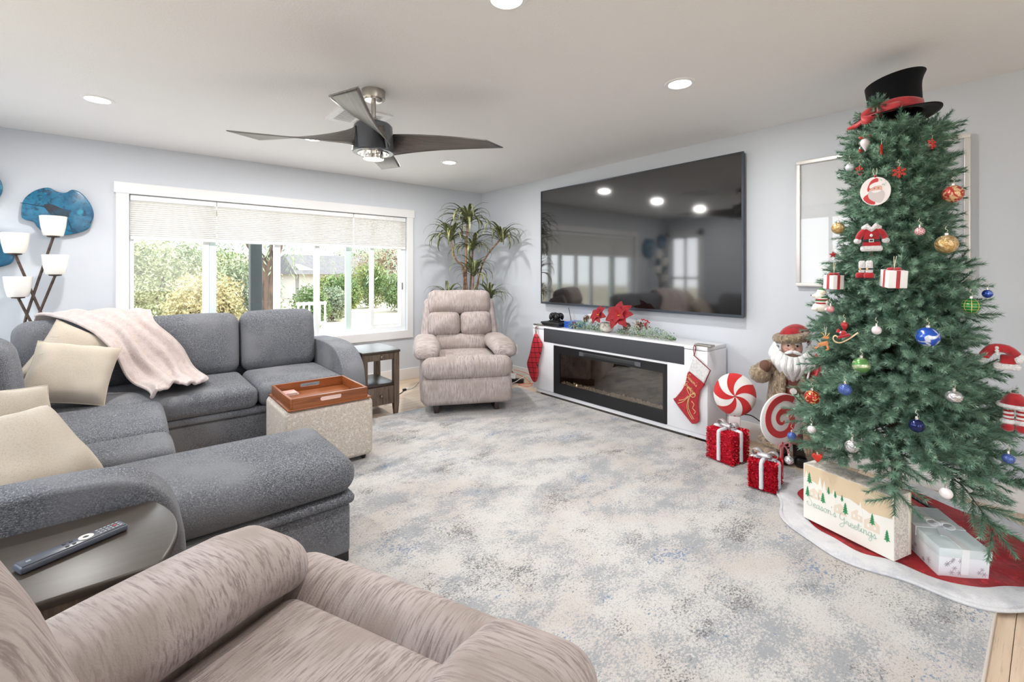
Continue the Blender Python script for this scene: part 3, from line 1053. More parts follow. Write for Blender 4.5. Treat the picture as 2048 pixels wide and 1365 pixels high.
def end_table(label, loc, rotz, W, D, H, bow):
    """front (drawers) towards -Y, bowed side towards +X"""
    t = thing('end_table', label, 'end table', loc, rotz, 'dark wooden end tables')
    hx, hy = W / 2, D / 2
    out = [(-hx, -hy), (hx - bow, -hy)] + [(hx - bow + bow * math.sin(PI * i / 12) ** .8, -hy + D * i / 12) for i in range(1, 12)] + [(hx - bow, hy), (-hx, hy)]
    obj('table_top', MB().bprism(out, H - .022, H, .007, 3), m_waltop, t)
    lx, ly = hx - bow - .028, hy - .035
    for x in (-lx - bow, lx):
        for y in (-ly, ly):
            prof = MB()
            prof.add([(x - .016, y - .016, 0), (x + .016, y - .016, 0), (x + .016, y + .016, 0), (x - .016, y + .016, 0),
                      (x - .024, y - .024, .10), (x + .024, y - .024, .10), (x + .024, y + .024, .10), (x - .024, y + .024, .10),
                      (x - .024, y - .024, H - .022), (x + .024, y - .024, H - .022), (x + .024, y + .024, H - .022), (x - .024, y + .024, H - .022)],
                     [(0, 3, 2, 1)] + [(a + k, a + (k + 1) % 4, a + 4 + (k + 1) % 4, a + 4 + k) for a in (0, 4) for k in range(4)] + [(8, 9, 10, 11)])
            obj('leg', prof, m_wal, t, smooth=False)
    a, b = -lx - bow + .024, lx - .024
    obj('side_rail', MB().box((-lx - bow - .012, -ly + .024, H - .085), (-lx - bow + .012, ly - .024, H - .022)).box((lx - .012, -ly + .024, H - .085), (lx + .012, ly - .024, H - .022)), m_wal, t, smooth=False)
    obj('back_rail', MB().box((a, ly - .012, H - .085), (b, ly + .012, H - .022)), m_wal, t, smooth=False)
    for z0, z1, nm in ((H - .082, H - .024, 'pull_out_drawer'), (.105, .262, 'drawer')):
        d = obj(nm, MB().puff((a + .002, -ly - .02, z0), (b - .002, -ly + .0, z1), .003, 1), m_wal, t)
        obj('knob', MB().lathe([(.006, 0), (.006, .012), (.013, .018), (.013, .024), (.006, .028), (0, .028)], 16, M=T((a + b) / 2, -ly - .02, (z0 + z1) / 2) @ Rot(PI / 2, 'X')), m_knob, d)
    obj('shelf', MB().puff((a - .02, -ly - .01, .268), (b + .02, ly + .01, .288), .003, 1), m_waltop, t)
    obj('cabinet_body', MB().box((a - .02, -ly, .10), (b + .02, ly, .266)), m_wal, t, smooth=False)
    return t


end_table('small dark wood end table between the sofa arm and the far recliner', (1.674, 3.975, 0), 0, .37, .47, .575, .025)
end_table('dark wood end table holding the remote beside the near sofa arm', (-.19, 1.565, 0), 0, .58, .40, .56, .05)

# remote control
m_rem = mat('slate_remote', srgb(92, 98, 110), .4)
t = thing('remote_control', 'long slate grey remote control on the near end table', 'remote', (-.108, 1.574, .5605), math.atan2(.082, .177))
obj('body', MB().puff((-.104, -.0215, 0), (.104, .0215, .017), .006, 3), m_rem, t)
obj('face', MB().puff((-.1, -.0185, .0165), (.1, .0185, .0182), .001, 1), mat('dark_face', srgb(74, 78, 88), .3), t)
obj('navigation_ring', MB().lathe([(.006, 0), (.006, .002), (.015, .002), (.0155, 0)], 24, M=T(.022, 0, .0178), cap=False), mat('ring_silver', srgb(190, 188, 184), .35, .6), t)
for i in range(6):
    for j in range(3):
        mm = mat('button_red', srgb(190, 60, 56), .5) if (i, j) == (4, 1) else mat('button_grey', srgb(150, 152, 156), .5)
        x = .048 + i * .0085 if i < 6 else 0
        obj('button', MB().puff((x - .003, -.011 + j * .011 - .003, .0178), (x + .003, -.011 + j * .011 + .003, .0196), .001, 1), mm, t)
for j in range(2):
    for i in range(2):
        obj('button', MB().puff((-.008 - i * .013, -.012 + j * .018, .0178), (-.001 - i * .013, -.006 + j * .018, .0196), .001, 1), m_black, t)
obj('logo', MB().box((-.088, -.004, .0182), (-.08, .004, .0186)), mat('mark_grey', srgb(140, 144, 150), .5), t, smooth=False)

# ================================================================ RECLINERS
m_rleg = mat('recliner_base_wood', srgb(58, 48, 44), .5)


def recliner(label, loc, rotz):
    """faces +Y locally"""
    t = thing('recliner', label, 'recliner', loc, rotz, 'mauve fabric recliners')
    LN = T(0, -.055, 0) @ lean(0, -.19, .44, math.radians(19), 'X')
    for x in (-.27, .27):
        obj('base_rail', MB().puff((x - .022, -.36, .0), (x + .022, .33, .075), .006, 1), m_rleg, t)
    obj('cross_bar', MB().puff((-.27, .24, .05), (.27, .28, .09), .004, 1), m_rleg, t)
    obj('seat_box', MB().puff((-.25, -.36, .09), (.25, .31, .36), .02, 2), m_recl, t)
    obj('seat_cushion', MB().puff((-.30, -.24, .32), (.30, .315, .475), .05, 4, 6, (0, 0, .022)), m_recl, t)
    # front: knee roll over the foot-rest panel
    obj('knee_roll', MB().puff((-.40, .285, .315), (.40, .455, .497), .075, 5, 6, (.004, .012, .012)), m_recl, t)
    obj('footrest_panel', MB().puff((-.395, .30, .085), (.395, .435, .325), .05, 4, 6, (.004, .018, 0)), m_recl, t)
    for s in (-1, 1):
        obj('side_panel', MB().puff((min(s * .30, s * .41), -.36, .085), (max(s * .30, s * .41), .315, .54), .035, 3), m_recl, t)
        # padded arm that droops over the front

        def droop(x, y, z):
            k = max(0, (y - .16) / .20)
            return (x + s * .012 * k, y, z - .045 * k * k - .02 * max(0, (-.1 - y)))
        a0 = obj('arm_pad', MB().puff((min(s * .235, s * .455), -.36, .495), (max(s * .235, s * .46), .345, .622), .06, 6, 7, (.008, .008, .016), fn=droop), m_recla, t)
    # back: wings, shell, pillows
    obj('back_shell', MB().puff((-.36, -.36, .16), (.36, -.24, 1.0), .07, 4, 3, M=LN), m_recl, t)
    for s in (-1, 1):
        def taper(x, y, z):
            k = max(0, (z - .5) / .5)
            return (x - s * .045 * k, y, z)
        obj('wing', MB().puff((min(s * .31, s * .405), -.34, .42), (max(s * .31, s * .405), -.13, 1.0), .045, 4, 4, M=LN, fn=taper), m_recl, t)
    obj('head_pillow', MB().puff((-.325, -.29, .83), (.325, -.085, 1.075), .065, 5, 6, (.004, .035, .008), M=LN), m_recl, t)
    for s in (-1, 1):
        obj('back_pillow', MB().puff((min(0, s * .325), -.28, .60), (max(0, s * .325), -.085, .845), .06, 5, 5, (.0, .055, .01), M=LN), m_recl, t)
    obj('lumbar_pillow', MB().puff((-.285, -.28, .42), (.285, -.10, .625), .07, 5, 5, (.0, .025, 0), M=LN), m_recl, t)
    return t


recliner('mauve fabric recliner standing before the potted plant', (2.463, 3.682, RH), math.radians(152.4))
recliner('mauve fabric recliner beside the end table with the remote', (.137, .80, RH), math.radians(24 - 90))

# ================================================================ FLOOR LAMP
m_bronze = mat('dark_bronze', srgb(92, 78, 72), .45, .6, var=[(30, 3, .4, .7, srgb(66, 54, 50))])
m_opal = mat('opal_glass', srgb(240, 238, 232), .35, coat=.2)
t = thing('floor_lamp', 'bronze floor lamp with crossing stems and white glass cup shades', 'floor lamp', (-.54, 4.72, 0))
obj('lamp_base', MB().lathe([(.14, 0), (.14, .012), (.03, .02), (.014, .03)], 36), m_bronze, t)
obj('lamp_column', MB().tube([(0, 0, .02), (0, 0, .52)], .013, 12), m_bronze, t)
for tx, tz, bx in ((-.085, 1.383, .10), (.105, 1.515, -.075), (.115, 1.235, -.03), (-.07, 1.077, .045)):
    st = obj('stem', MB().tube([(bx * .2, 0, .5), (bx, 0, .72), (bx + (tx - bx) * .25, -.015, .72 + (tz - .72) * .3), (tx, -.03, tz)], .0085, 10), m_bronze, t)
    obj('socket_cup', MB().lathe([(.010, -.006), (.034, -.002), (.036, .006), (.02, .01)], 24, M=T(tx, -.03, tz)), m_bronze, st)
    obj('shade', MB().lathe([(.02, .006), (.05, .007), (.055, .014), (.067, .075), (.0745, .15), (.0715, .151), (.064, .075), (.052, .02), (.0, .014)], 36, M=T(tx, -.03, tz), cap=False), m_opal, st)

# ================================================================ TEAL WALL ART
m_teal = mat('teal_resin', srgb(20, 112, 148), .3, coat=.2, var=[(7, 6, .42, .62, srgb(12, 84, 120)), (22, 6, .5, .64, srgb(16, 58, 86), .7), (12, 5, .6, .7, srgb(36, 140, 170))])
m_tdark = mat('charred_heart', srgb(36, 40, 52), .5, var=[(14, 4, .4, .7, srgb(24, 70, 92))])


def outline_px(pts, ox, oz):
    return pts


def teal(label, cx, cz, pts, crack):
    t = thing('wall_sculpture', label, 'wall art', (cx, 4.862, cz), 0, 'teal slices on the back wall')
    out = [(p.x, p.y) for p in smooth_loop([(a, b, 0) for a, b in pts], 5)]
    M = Matrix(((1, 0, 0, 0), (0, 0, 1, 0), (0, 1, 0, 0), (0, 0, 0, 1)))
    obj('slice', MB().bprism(list(reversed(out)), -.016, .018, .006, 3, M=M), m_teal, t, angle=50)
    obj('wall_standoff', MB().box((-.03, .018, -.03), (.03, .038, .03)), m_black, t, smooth=False)
    if crack:
        c1 = [(p.x, p.y) for p in smooth_loop([(-.07, .045, 0), (-.03, .055, 0), (.02, .03, 0), (.06, .005, 0), (.065, -.035, 0), (.02, -.03, 0), (-.02, -.04, 0), (-.05, 0, 0)], 4)]
        obj('dark_heart', MB().prism(list(reversed(c1)), -.0168, -.015, M=M), m_tdark, t, smooth=False)
        for p in ([(-.19, .05), (-.12, .04), (-.06, .03)], [(.05, -.03), (.07, -.09), (.08, -.13)], [(-.02, 0), (.0, -.03), (.03, -.05)]):
            obj('crack', MB().tube([(a, -.0165, b) for a, b in p], .002, 4), m_tdark, t)


teal('teal resin wood slice with a dark centre, hung above the floor lamp', -.43, 1.715,
     [(-.187, -.04), (-.175, .07), (-.12, .145), (-.05, .178), (.0, .155), (.045, .15), (.085, .178), (.135, .155), (.185, .08), (.205, -.0), (.19, -.07), (.175, -.115), (.12, -.15), (.03, -.175), (-.06, -.165), (-.105, -.12), (-.125, -.085), (-.17, -.07)], True)
teal('teal resin wood slice lower on the wall, half hidden by a lamp shade', -.80, 1.43,
     [(-.19, .0), (-.13, .12), (-.02, .15), (.07, .125), (.115, .08), (.13, .01), (.15, -.05), (.13, -.11), (.06, -.14), (-.05, -.15), (-.15, -.1)], False)
teal('teal resin wood slice highest and furthest into the corner', -.83, 1.86,
     [(-.12, .0), (-.08, .1), (.02, .13), (.1, .08), (.12, -.02), (.07, -.11), (-.04, -.12)], False)

# ================================================================ DRACAENA
m_leaf = mat('dracaena_leaf', srgb(96, 106, 70), .5, var=[((9, 9, 9), 3, .42, .6, srgb(142, 140, 90)), ((40, 40, 3), 2, .5, .7, srgb(62, 76, 56))])
m_cane = mat('cane_bark', srgb(150, 120, 98), .85, var=[((6, 6, 40), 3, .4, .65, srgb(112, 86, 70))])
m_pot = mat('dark_pot', srgb(60, 56, 54), .5)
t = thing('potted_dracaena', 'tall potted dracaena with drooping strap leaves in the corner', 'potted plant', (3.02, 4.36, 0))
obj('pot', MB().lathe([(.12, 0), (.15, .02), (.17, .28), (.18, .30), (.165, .30), (.155, .26), (0, .26)], 32), m_pot, t)
obj('soil', MB().lathe([(0, .262), (.156, .262)], 24, cap=False), mat('soil', srgb(60, 46, 36), .95), t)
heads = []
canes = [([(0, 0, .25), (-.04, 0, .8), (-.07, 0, 1.3), (-.05, 0, 1.72), (-.04, 0, 1.86)], .016), ([(.03, -.03, .25), (.05, 0, .85), (.12, -.04, 1.3), (.16, -.12, 1.47), (.26, -.25, 1.66)], .013),
         ([(-.05, .02, .25), (-.09, 0, .9), (-.09, .02, 1.3), (-.16, .08, 1.42), (-.20, .12, 1.66)], .013), ([(.02, .04, .25), (.0, .02, .9), (.02, 0, 1.38), (.03, 0, 1.55)], .014),
         ([(-.02, -.05, .25), (-.02, -.06, .7), (-.01, -.07, 1.26)], .014), ([(.06, 0, .25), (.14, -.06, .7), (.18, -.12, .98)], .012), ([(-.06, 0, .25), (-.16, .05, .7), (-.24, .10, 1.0)], .012)]
for pts, r in canes:
    P = smooth_path(pts, 5)
    obj('cane', MB().tube(P, [r * (1 - .25 * i / len(P)) for i in range(len(P))], 10), m_cane, t)
    heads.append(P[-1])
leaves = []
for k, (ln, droop_) in enumerate(((.46, 1.6), (.40, 1.25), (.50, 1.9), (.36, 1.0), (.44, 2.2))):
    n = 9
    vs, fs = [], []
    a, p = .95, Vector((.01, 0, 0))
    for i in range(n + 1):
        q = i / n
        wd = .0165 * (min(1, q * 5 + .4)) * (1 - q ** 2.2) + .0006
        vs += [(p.x, -wd, p.z), (p.x, 0, p.z - wd * .35), (p.x, wd, p.z)]
        p = p + Vector((math.cos(a), 0, math.sin(a))) * (ln / n)
        a -= droop_ * 1.9 / n * (.5 + q)
    for i in range(n):
        for j in range(2):
            fs.append((i * 3 + j, i * 3 + 3 + j, i * 3 + 4 + j, i * 3 + 1 + j))
    me = bpy.data.meshes.new('leaf')
    me.from_pydata(vs, [], fs)
    me.materials.append(m_leaf)
    me.polygons.foreach_set('use_smooth', [True] * len(fs))
    leaves.append(me)
rr = random.Random(3)
for hi_, (hp, cnt, sc) in enumerate(zip(heads, (46, 40, 42, 38, 42, 36, 36), (1.0, .95, 1.0, .9, .9, .85, .8))):
    for i in range(cnt):
        a = i * 2.4 + rr.uniform(-.2, .2)
        s_ = sc * rr.uniform(.72, 1.12)
        for room, cs in ((3.54 - 3.02 - hp.x, math.cos(a)), (4.88 - 4.36 - hp.y, math.sin(a))):
            if cs > .05:
                s_ = min(s_, room / cs / .36)
        if s_ < .42:
            continue
        M = T(hp.x, hp.y, hp.z - .05 * rr.random()) @ Rot(a, 'Z') @ Rot(rr.uniform(-.5, .45), 'Y') @ Matrix.Scale(s_, 4)
        o = bpy.data.objects.new('leaf', leaves[rr.randrange(5)])
        C.objects.link(o)
        o.parent = t
        o.matrix_local = M

# ================================================================ TELEVISION
TY0, TY1, TZ0, TZ1 = 1.493, 3.672, .915, 2.158
t = thing('television', 'huge wall-mounted flat television above the white fireplace console', 'television', (3.49, (TY0 + TY1) / 2, TZ0))
hy, hz = (TY1 - TY0) / 2, TZ1 - TZ0
m_bez = mat('dark_metal_bezel', srgb(74, 80, 88), .35, .7)
m_scr = mat('glossy_screen', srgb(20, 19, 19), .06, spec=.9, ior=1.75)
obj('back_case', MB().puff((.006, -hy + .004, .004), (.045, hy - .004, hz - .004), .006, 2), m_black, t)
mb = MB()
mb.box((-.004, -hy, 0), (.012, hy, .022)).box((-.004, -hy, hz - .008), (.012, hy, hz)).box((-.004, -hy, .022), (.012, -hy + .013, hz - .008)).box((-.004, hy - .010, .022), (.012, hy, hz - .008))
obj('bezel', mb, m_bez, t, smooth=False)
obj('screen', MB().box((.0, -hy + .013, .022), (.006, hy - .010, hz - .008)), m_scr, t, smooth=False)
obj('wall_mount', MB().box((.045, -.3, .4), (.069, .3, .85)), m_black, t, smooth=False)

# ================================================================ FIREPLACE CONSOLE
m_lac = mat('white_lacquer', srgb(232, 233, 237), .3)
m_spk = mat('charcoal_grille', srgb(62, 64, 69), .8, bump=(400, .3, .001, 1))
m_fbox = mat('black_firebox', srgb(30, 30, 32), .35)
FX, FY0, FY1, FH = 3.23, 1.636, 3.52, .708
t = thing('fireplace_console', 'white media console with built-in electric fireplace under the television', 'fireplace', (FX, (FY0 + FY1) / 2, 0))
fy = (FY0 + FY1) / 2


def yy(a):
    return a - fy


D_ = 3.525 - FX
obj('top_board', MB().puff((-.004, yy(FY0), FH - .03), (D_, yy(FY1), FH), .003, 1), m_lac, t)
obj('side_panel', MB().puff((0, yy(FY0), .03), (D_, yy(FY0) + .02, FH - .032), .002, 1), m_lac, t)
obj('side_panel', MB().puff((0, yy(FY1) - .02, .06), (D_, yy(FY1), FH - .032), .002, 1), m_lac, t)
obj('bottom_board', MB().puff((.004, yy(FY0), .026), (D_, yy(FY1) - .05, .058), .002, 1), m_lac, t)
obj('back_board', MB().box((D_ - .01, yy(FY0) + .02, .058), (D_, yy(FY1) - .02, FH - .03)), m_lac, t, smooth=False)
gy0, gy1, gz0, gz1 = 1.966, 3.211, .062, .532
obj('door', MB().puff((-.002, yy(FY0) + .002, .06), (.016, yy(gy0) - .004, FH - .034), .002, 1), m_lac, t)
obj('door', MB().puff((-.002, yy(gy1) + .004, .06), (.016, yy(FY1) - .002, FH - .034), .002, 1), m_lac, t)
obj('front_rail', MB().box((0, yy(gy0) - .003, gz1 + .002), (.016, yy(gy1) + .003, .553)), m_lac, t, smooth=False)
obj('front_rail', MB().box((0, yy(1.817), .694), (.016, yy(3.354), FH - .03)), m_lac, t, smooth=False)
obj('speaker_grille', MB().puff((-.005, yy(1.817), .553), (.014, yy(3.354), .692), .003, 1), m_spk, t)
fb = MB()
gx0, gx1, hz0, hz1 = 1.998, 3.130, .165, .462
fb.box((-.006, yy(gy0), gz0), (.02, yy(gy1), hz0)).box((-.006, yy(gy0), hz1), (.02, yy(gy1), gz1))
fb.box((-.006, yy(gy0), hz0), (.02, yy(gx0), hz1)).box((-.006, yy(gx1), hz0), (.02, yy(gy1), hz1))
fbo = obj('firebox_frame', fb, m_fbox, t, smooth=False)
obj('heater_vent', MB().puff((-.009, yy(2.25), .482), (-.004, yy(2.82), .512), .002, 1), mat('vent_grey', srgb(84, 86, 88), .5, .2), fbo)
for k in range(9):
    obj('vent_slit', MB().box((-.0096, yy(2.26), .484 + k * .003), (-.009, yy(2.81), .4854 + k * .003)), m_black, fbo, smooth=False)
obj('vent_clip', MB().box((-.012, yy(2.82), .478), (-.004, yy(2.87), .514)).box((-.012, yy(2.2), .478), (-.004, yy(2.25), .514)), mat('clip_grey', srgb(84, 86, 90), .5), fbo, smooth=False)
inn = MB()
inn.box((.2, yy(gx0) - .02, hz0 - .03), (.205, yy(gx1) + .02, hz1 + .03)).box((.02, yy(gx0) - .02, hz0 - .03), (.2, yy(gx1) + .02, hz0 - .02))
inn.box((.02, yy(gx0) - .025, hz0 - .03), (.2, yy(gx0) - .02, hz1 + .03)).box((.02, yy(gx1) + .02, hz0 - .03), (.2, yy(gx1) + .025, hz1 + .03)).box((.02, yy(gx0) - .02, hz1 + .02), (.2, yy(gx1) + .02, hz1 + .03))
obj('firebox_interior', inn, mat('firebox_dark', srgb(58, 46, 38), .8, var=[((30, 6, 2), 3, .4, .7, srgb(84, 64, 48))]), fbo, smooth=False)
rr = random.Random(9)
mb = MB()
for _ in range(620):
    y = rr.uniform(gx0, gx1)
    x = rr.uniform(.022, .09)
    r = rr.uniform(.006, .015)
    z = hz0 - .018 + r * .6 + rr.uniform(0, .02)
    M = T(x, yy(y), z) @ Rot(rr.uniform(0, 3), 'X') @ Rot(rr.uniform(0, 3), 'Z')
    mb.add([(r, 0, 0), (-r, 0, 0), (0, r, 0), (0, -r, 0), (0, 0, r), (0, 0, -r)], [(0, 2, 4), (2, 1, 4), (1, 3, 4), (3, 0, 4), (2, 0, 5), (1, 2, 5), (3, 1, 5), (0, 3, 5)], M)
obj('crystal_bed', mb, mat('glass_crystals', srgb(225, 222, 216), .1, .35), fbo, smooth=False, kind='stuff')
obj('glass_front', MB().box((.0, yy(gx0), hz0), (.004, yy(gx1), hz1)), glass_mat('firebox_glass', (.74, .69, .63, 1), .26), fbo, smooth=False)
for y in (1.70, 2.0, 2.58, 3.0, 3.38):
    obj('foot', MB().puff((.03, yy(y) - .05, .0), (.09, yy(y) + .05, .028), .003, 1), m_foot, t)
obj('plinth', MB().puff((.012, yy(FY0) + .16, 0), (D_ - .02, yy(FY1) - .12, .026), .002, 1), mat('dark_grey_plinth', srgb(74, 72, 70), .6), t, smooth=False)

# ---------------------------------------------------------------- cursive lettering strokes
GL = {
    'S': ([[(1.3, 2.3), (1.0, 2.6), (.5, 2.4), (.35, 1.9), (.9, 1.3), (1.1, .7), (.7, .05), (.1, .1), (-.2, .6), (.2, .9)]], 1.35),
    'e': ([[(0, .4), (.5, .55), (.65, .85), (.4, 1.0), (.15, .7), (.2, .2), (.5, 0), (.85, .3)]], .8),
    'a': ([[(.75, .9), (.4, 1), (.1, .6), (.2, .1), (.5, .1), (.75, .6), (.78, .95), (.75, .2), (.95, .05), (1.1, .3)]], 1.0),
    's': ([[(0, .2), (.35, .9), (.4, 1.), (.55, .5), (.4, .05), (.1, .1), (.5, .0), (.8, .3)]], .75),
    'o': ([[(.5, 1), (.15, .7), (.2, .15), (.5, .02), (.75, .4), (.65, .9), (.5, 1), (.7, .8), (1.0, .85)]], .95),
    'n': ([[(0, .9), (.15, .95), (.18, 0), (.2, .5), (.5, .95), (.7, .8), (.7, .2), (.85, .03), (1.05, .3)]], 1.0),
    "'": ([[(.05, 2.2), (0, 1.8)]], .3),
    'G': ([[(1.4, 2.3), (1.0, 2.6), (.4, 2.2), (.2, 1.3), (.6, .8), (1.1, 1.2), (1.2, 1.7), (1.2, .6), (1.0, -.5), (.5, -.9), (.2, -.5), (.8, .1), (1.5, .4)]], 1.5),
    'r': ([[(0, .3), (.25, 1.05), (.35, .9), (.6, .9), (.6, .3), (.75, .03), (.95, .3)]], .9),
    't': ([[(0, .3), (.3, 1.8), (.3, .3), (.45, .02), (.7, .3)], [(.05, 1.3), (.6, 1.35)]], .65),
    'i': ([[(0, .3), (.2, .95), (.2, .2), (.35, .02), (.55, .3)], [(.2, 1.4), (.24, 1.46)]], .5),
    'g': ([[(.75, .9), (.4, 1), (.1, .6), (.2, .1), (.5, .1), (.75, .6), (.78, .95), (.78, -.5), (.5, -1), (.2, -.7), (.5, -.2), (1.1, .3)]], 1.0),
    ' ': ([], .7)}


def lettering(word, scale, M, r):
    mb = MB()
    x = 0
    for ch in word:
        st, adv = GL[ch]
        for s in st:
            P = smooth_path([((x + a) * scale, b * scale, 0) for a, b in s], 4)
            mb.tube([M @ p for p in P], r, 5)
        x += adv
    return mb, x * scale


# ---------------------------------------------------------------- stockings and their hangers
YZ = Matrix(((0, 0, 1, 0), (1, 0, 0, 0), (0, 1, 0, 0), (0, 0, 0, 1)))  # outline (y,z) extruded along x


def plaid(nt, co):
    sx = nt.nodes.new('ShaderNodeSeparateXYZ')
    nt.links.new(co, sx.inputs[0])
    a = math_node(nt, 'ADD', math_node(nt, 'MULTIPLY', sx.outputs['Z'], 1.0), math_node(nt, 'MULTIPLY', sx.outputs['Y'], .12))
    l1 = math_node(nt, 'LESS_THAN', math_node(nt, 'FRACT', math_node(nt, 'DIVIDE', a, .052)), .10)
    b = math_node(nt, 'ADD', sx.outputs['Y'], math_node(nt, 'MULTIPLY', sx.outputs['Z'], -.18))
    l2 = math_node(nt, 'LESS_THAN', math_node(nt, 'FRACT', math_node(nt, 'DIVIDE', b, .062)), .10)
    nz = nt.nodes.new('ShaderNodeTexNoise')
    nz.inputs['Scale'].default_value = 30
    nt.links.new(co, nz.inputs['Vector'])
    base = mix_node(nt, nz.outputs['Fac'], srgb(170, 34, 46), srgb(196, 52, 62))
    return mix_node(nt, math_node(nt, 'MAXIMUM', l1, l2), base, srgb(44, 16, 20))


m_red = mat('red_velvet', srgb(172, 22, 34), .85, sheen=.5, var=[(30, 3, .4, .7, srgb(140, 12, 24))])
m_plaid = pattern_mat('red_plaid_satin', .45, plaid)
m_fur = mat('white_fur', srgb(238, 236, 236), .98, sheen=.4, var=[(60, 3, .45, .7, srgb(215, 213, 216))], bump=(150, 1.0, .01, 3))
m_gold = mat('gold_thread', srgb(222, 190, 140), .5, .2)
m_cord = mat('dark_red_cord', srgb(120, 16, 30), .7)

HP = Vector((3.2, 3.44, .69))
t = thing('christmas_stocking', 'red plaid christmas stocking hanging from the plant end of the console', 'stocking', (3.2, 3.44, .12), 0, 'stockings on the console')
sl = [(3.455, .625), (3.425, .618), (3.385, .572), (3.352, .535), (3.36, .48), (3.385, .40), (3.412, .318), (3.414, .26), (3.416, .20), (3.438, .142), (3.462, .124), (3.495, .14), (3.535, .20), (3.566, .27), (3.572, .31), (3.548, .37), (3.52, .44), (3.495, .53)]
out = [(p.x - 3.44, p.y - .12) for p in smooth_loop([(a, b, 0) for a, b in sl], 3)]
obj('sock', MB().bprism(list(reversed(out)), -.016, .016, .013, 4, M=YZ), m_plaid, t, angle=60)
obj('hanging_loop', MB().tube(smooth_path([(0, .003, .50), (0, -.008, .55), (0, 0, .583), (0, .010, .55), (0, .003, .50)], 5), .003, 6), m_cord, t)

t = thing('christmas_stocking', 'red velvet stocking with white fur cuff and gold embroidery', 'stocking', (3.205, 1.72, .13), 0, 'stockings on the console')
sr = [(1.722, .642), (1.598, .552), (1.652, .446), (1.677, .386), (1.69, .289), (1.683, .195), (1.692, .153), (1.727, .132), (1.756, .142), (1.884, .27), (1.876, .297), (1.82, .369), (1.791, .43), (1.759, .523)]
body = [(1.759, .523), (1.645, .453), (1.677, .386), (1.69, .289), (1.683, .195), (1.69, .155), (1.727, .132), (1.76, .146), (1.886, .272), (1.872, .299), (1.82, .369), (1.791, .43)]
out = [(p.x - 1.72, p.y - .13) for p in smooth_loop([(a, b, 0) for a, b in body], 3)]
obj('sock', MB().bprism(list(reversed(out)), -.012, .012, .010, 4, M=YZ), m_red, t, angle=60)
cuff = [(1.724, .642), (1.600, .552), (1.642, .446), (1.762, .520)]
out = [(p.x - 1.72, p.y - .13) for p in smooth_loop([(a, b, 0) for a, b in cuff for _ in range(1)], 1)]
obj('fur_cuff', MB().bprism(list(reversed(out)), -.018, .018, .012, 4, M=YZ), m_fur, t, angle=60)
obj('cord_edge', MB().tube([(-.01, a - 1.72, b - .13) for a, b in ((1.725, .644), (1.597, .552), (1.644, .444))], .0035, 6), m_cord, t)
obj('hanging_loop', MB().tube(smooth_path([(0, .005, .51), (0, -.006, .56), (0, .003, .585), (0, .012, .56), (0, .005, .51)], 5), .003, 6), m_cord, t)
# embroidery on the face that looks into the room
ME = T(-.0135, .062, .345) @ Matrix(((0, 0, -1, 0), (-.78, -.62, 0, 0), (-.62, .78, 0, 0), (0, 0, 0, 1)))
mb, _w = lettering("Season's", .0145, ME, .0014)
obj('embroidered_lettering', mb, m_gold, t)
ME = T(-.0135, .082, .288) @ Matrix(((0, 0, -1, 0), (-.78, -.62, 0, 0), (-.62, .78, 0, 0), (0, 0, 0, 1)))
mb, _w = lettering('Greetings', .0145, ME, .0014)
obj('embroidered_lettering', mb, m_gold, t)
for p in ([(.13, .13), (.09, .15), (.055, .185), (.03, .21)], [(.03, .21), (.045, .15), (.035, .09), (.0, .04)], [(.03, .21), (.055, .25), (.04, .27), (.025, .24), (.03, .21)], [(.03, .21), (.0, .235), (-.01, .215), (.01, .2), (.03, .21)],
          [(.02, .17), (.0, .15), (.01, .12), (-.01, .10), (.0, .08)], [(.12, .155), (.08, .17), (.045, .205)], [(.045, .19), (.055, .13), (.045, .08), (.012, .035)]):
    obj('embroidered_bow', MB().tube(smooth_path([(-.0135, a, b) for a, b in p], 5), .0022, 5), m_gold, t)

for y, lab in ((3.44, 'silver stocking hanger over the plaid stocking'), (1.72, 'silver stocking hanger over the fur-cuffed stocking')):
    h = thing('stocking_hanger', lab, 'hanger', (3.26, y - .045 if y < 2 else y + .01, FH), 0, 'silver stocking hangers')
    obj('weight_block', MB().puff((-.03, -.065, 0), (.03, .065, .016), .003, 2), m_nickel, h)
    hy_ = .045 if y < 2 else -.01
    obj('hook', MB().tube(smooth_path([(-.03, hy_, .006), (-.041, hy_, .004), (-.043, hy_, -.03), (-.053, hy_, -.03), (-.056, hy_, -.018)], 4), .003, 6), m_nickel, h)

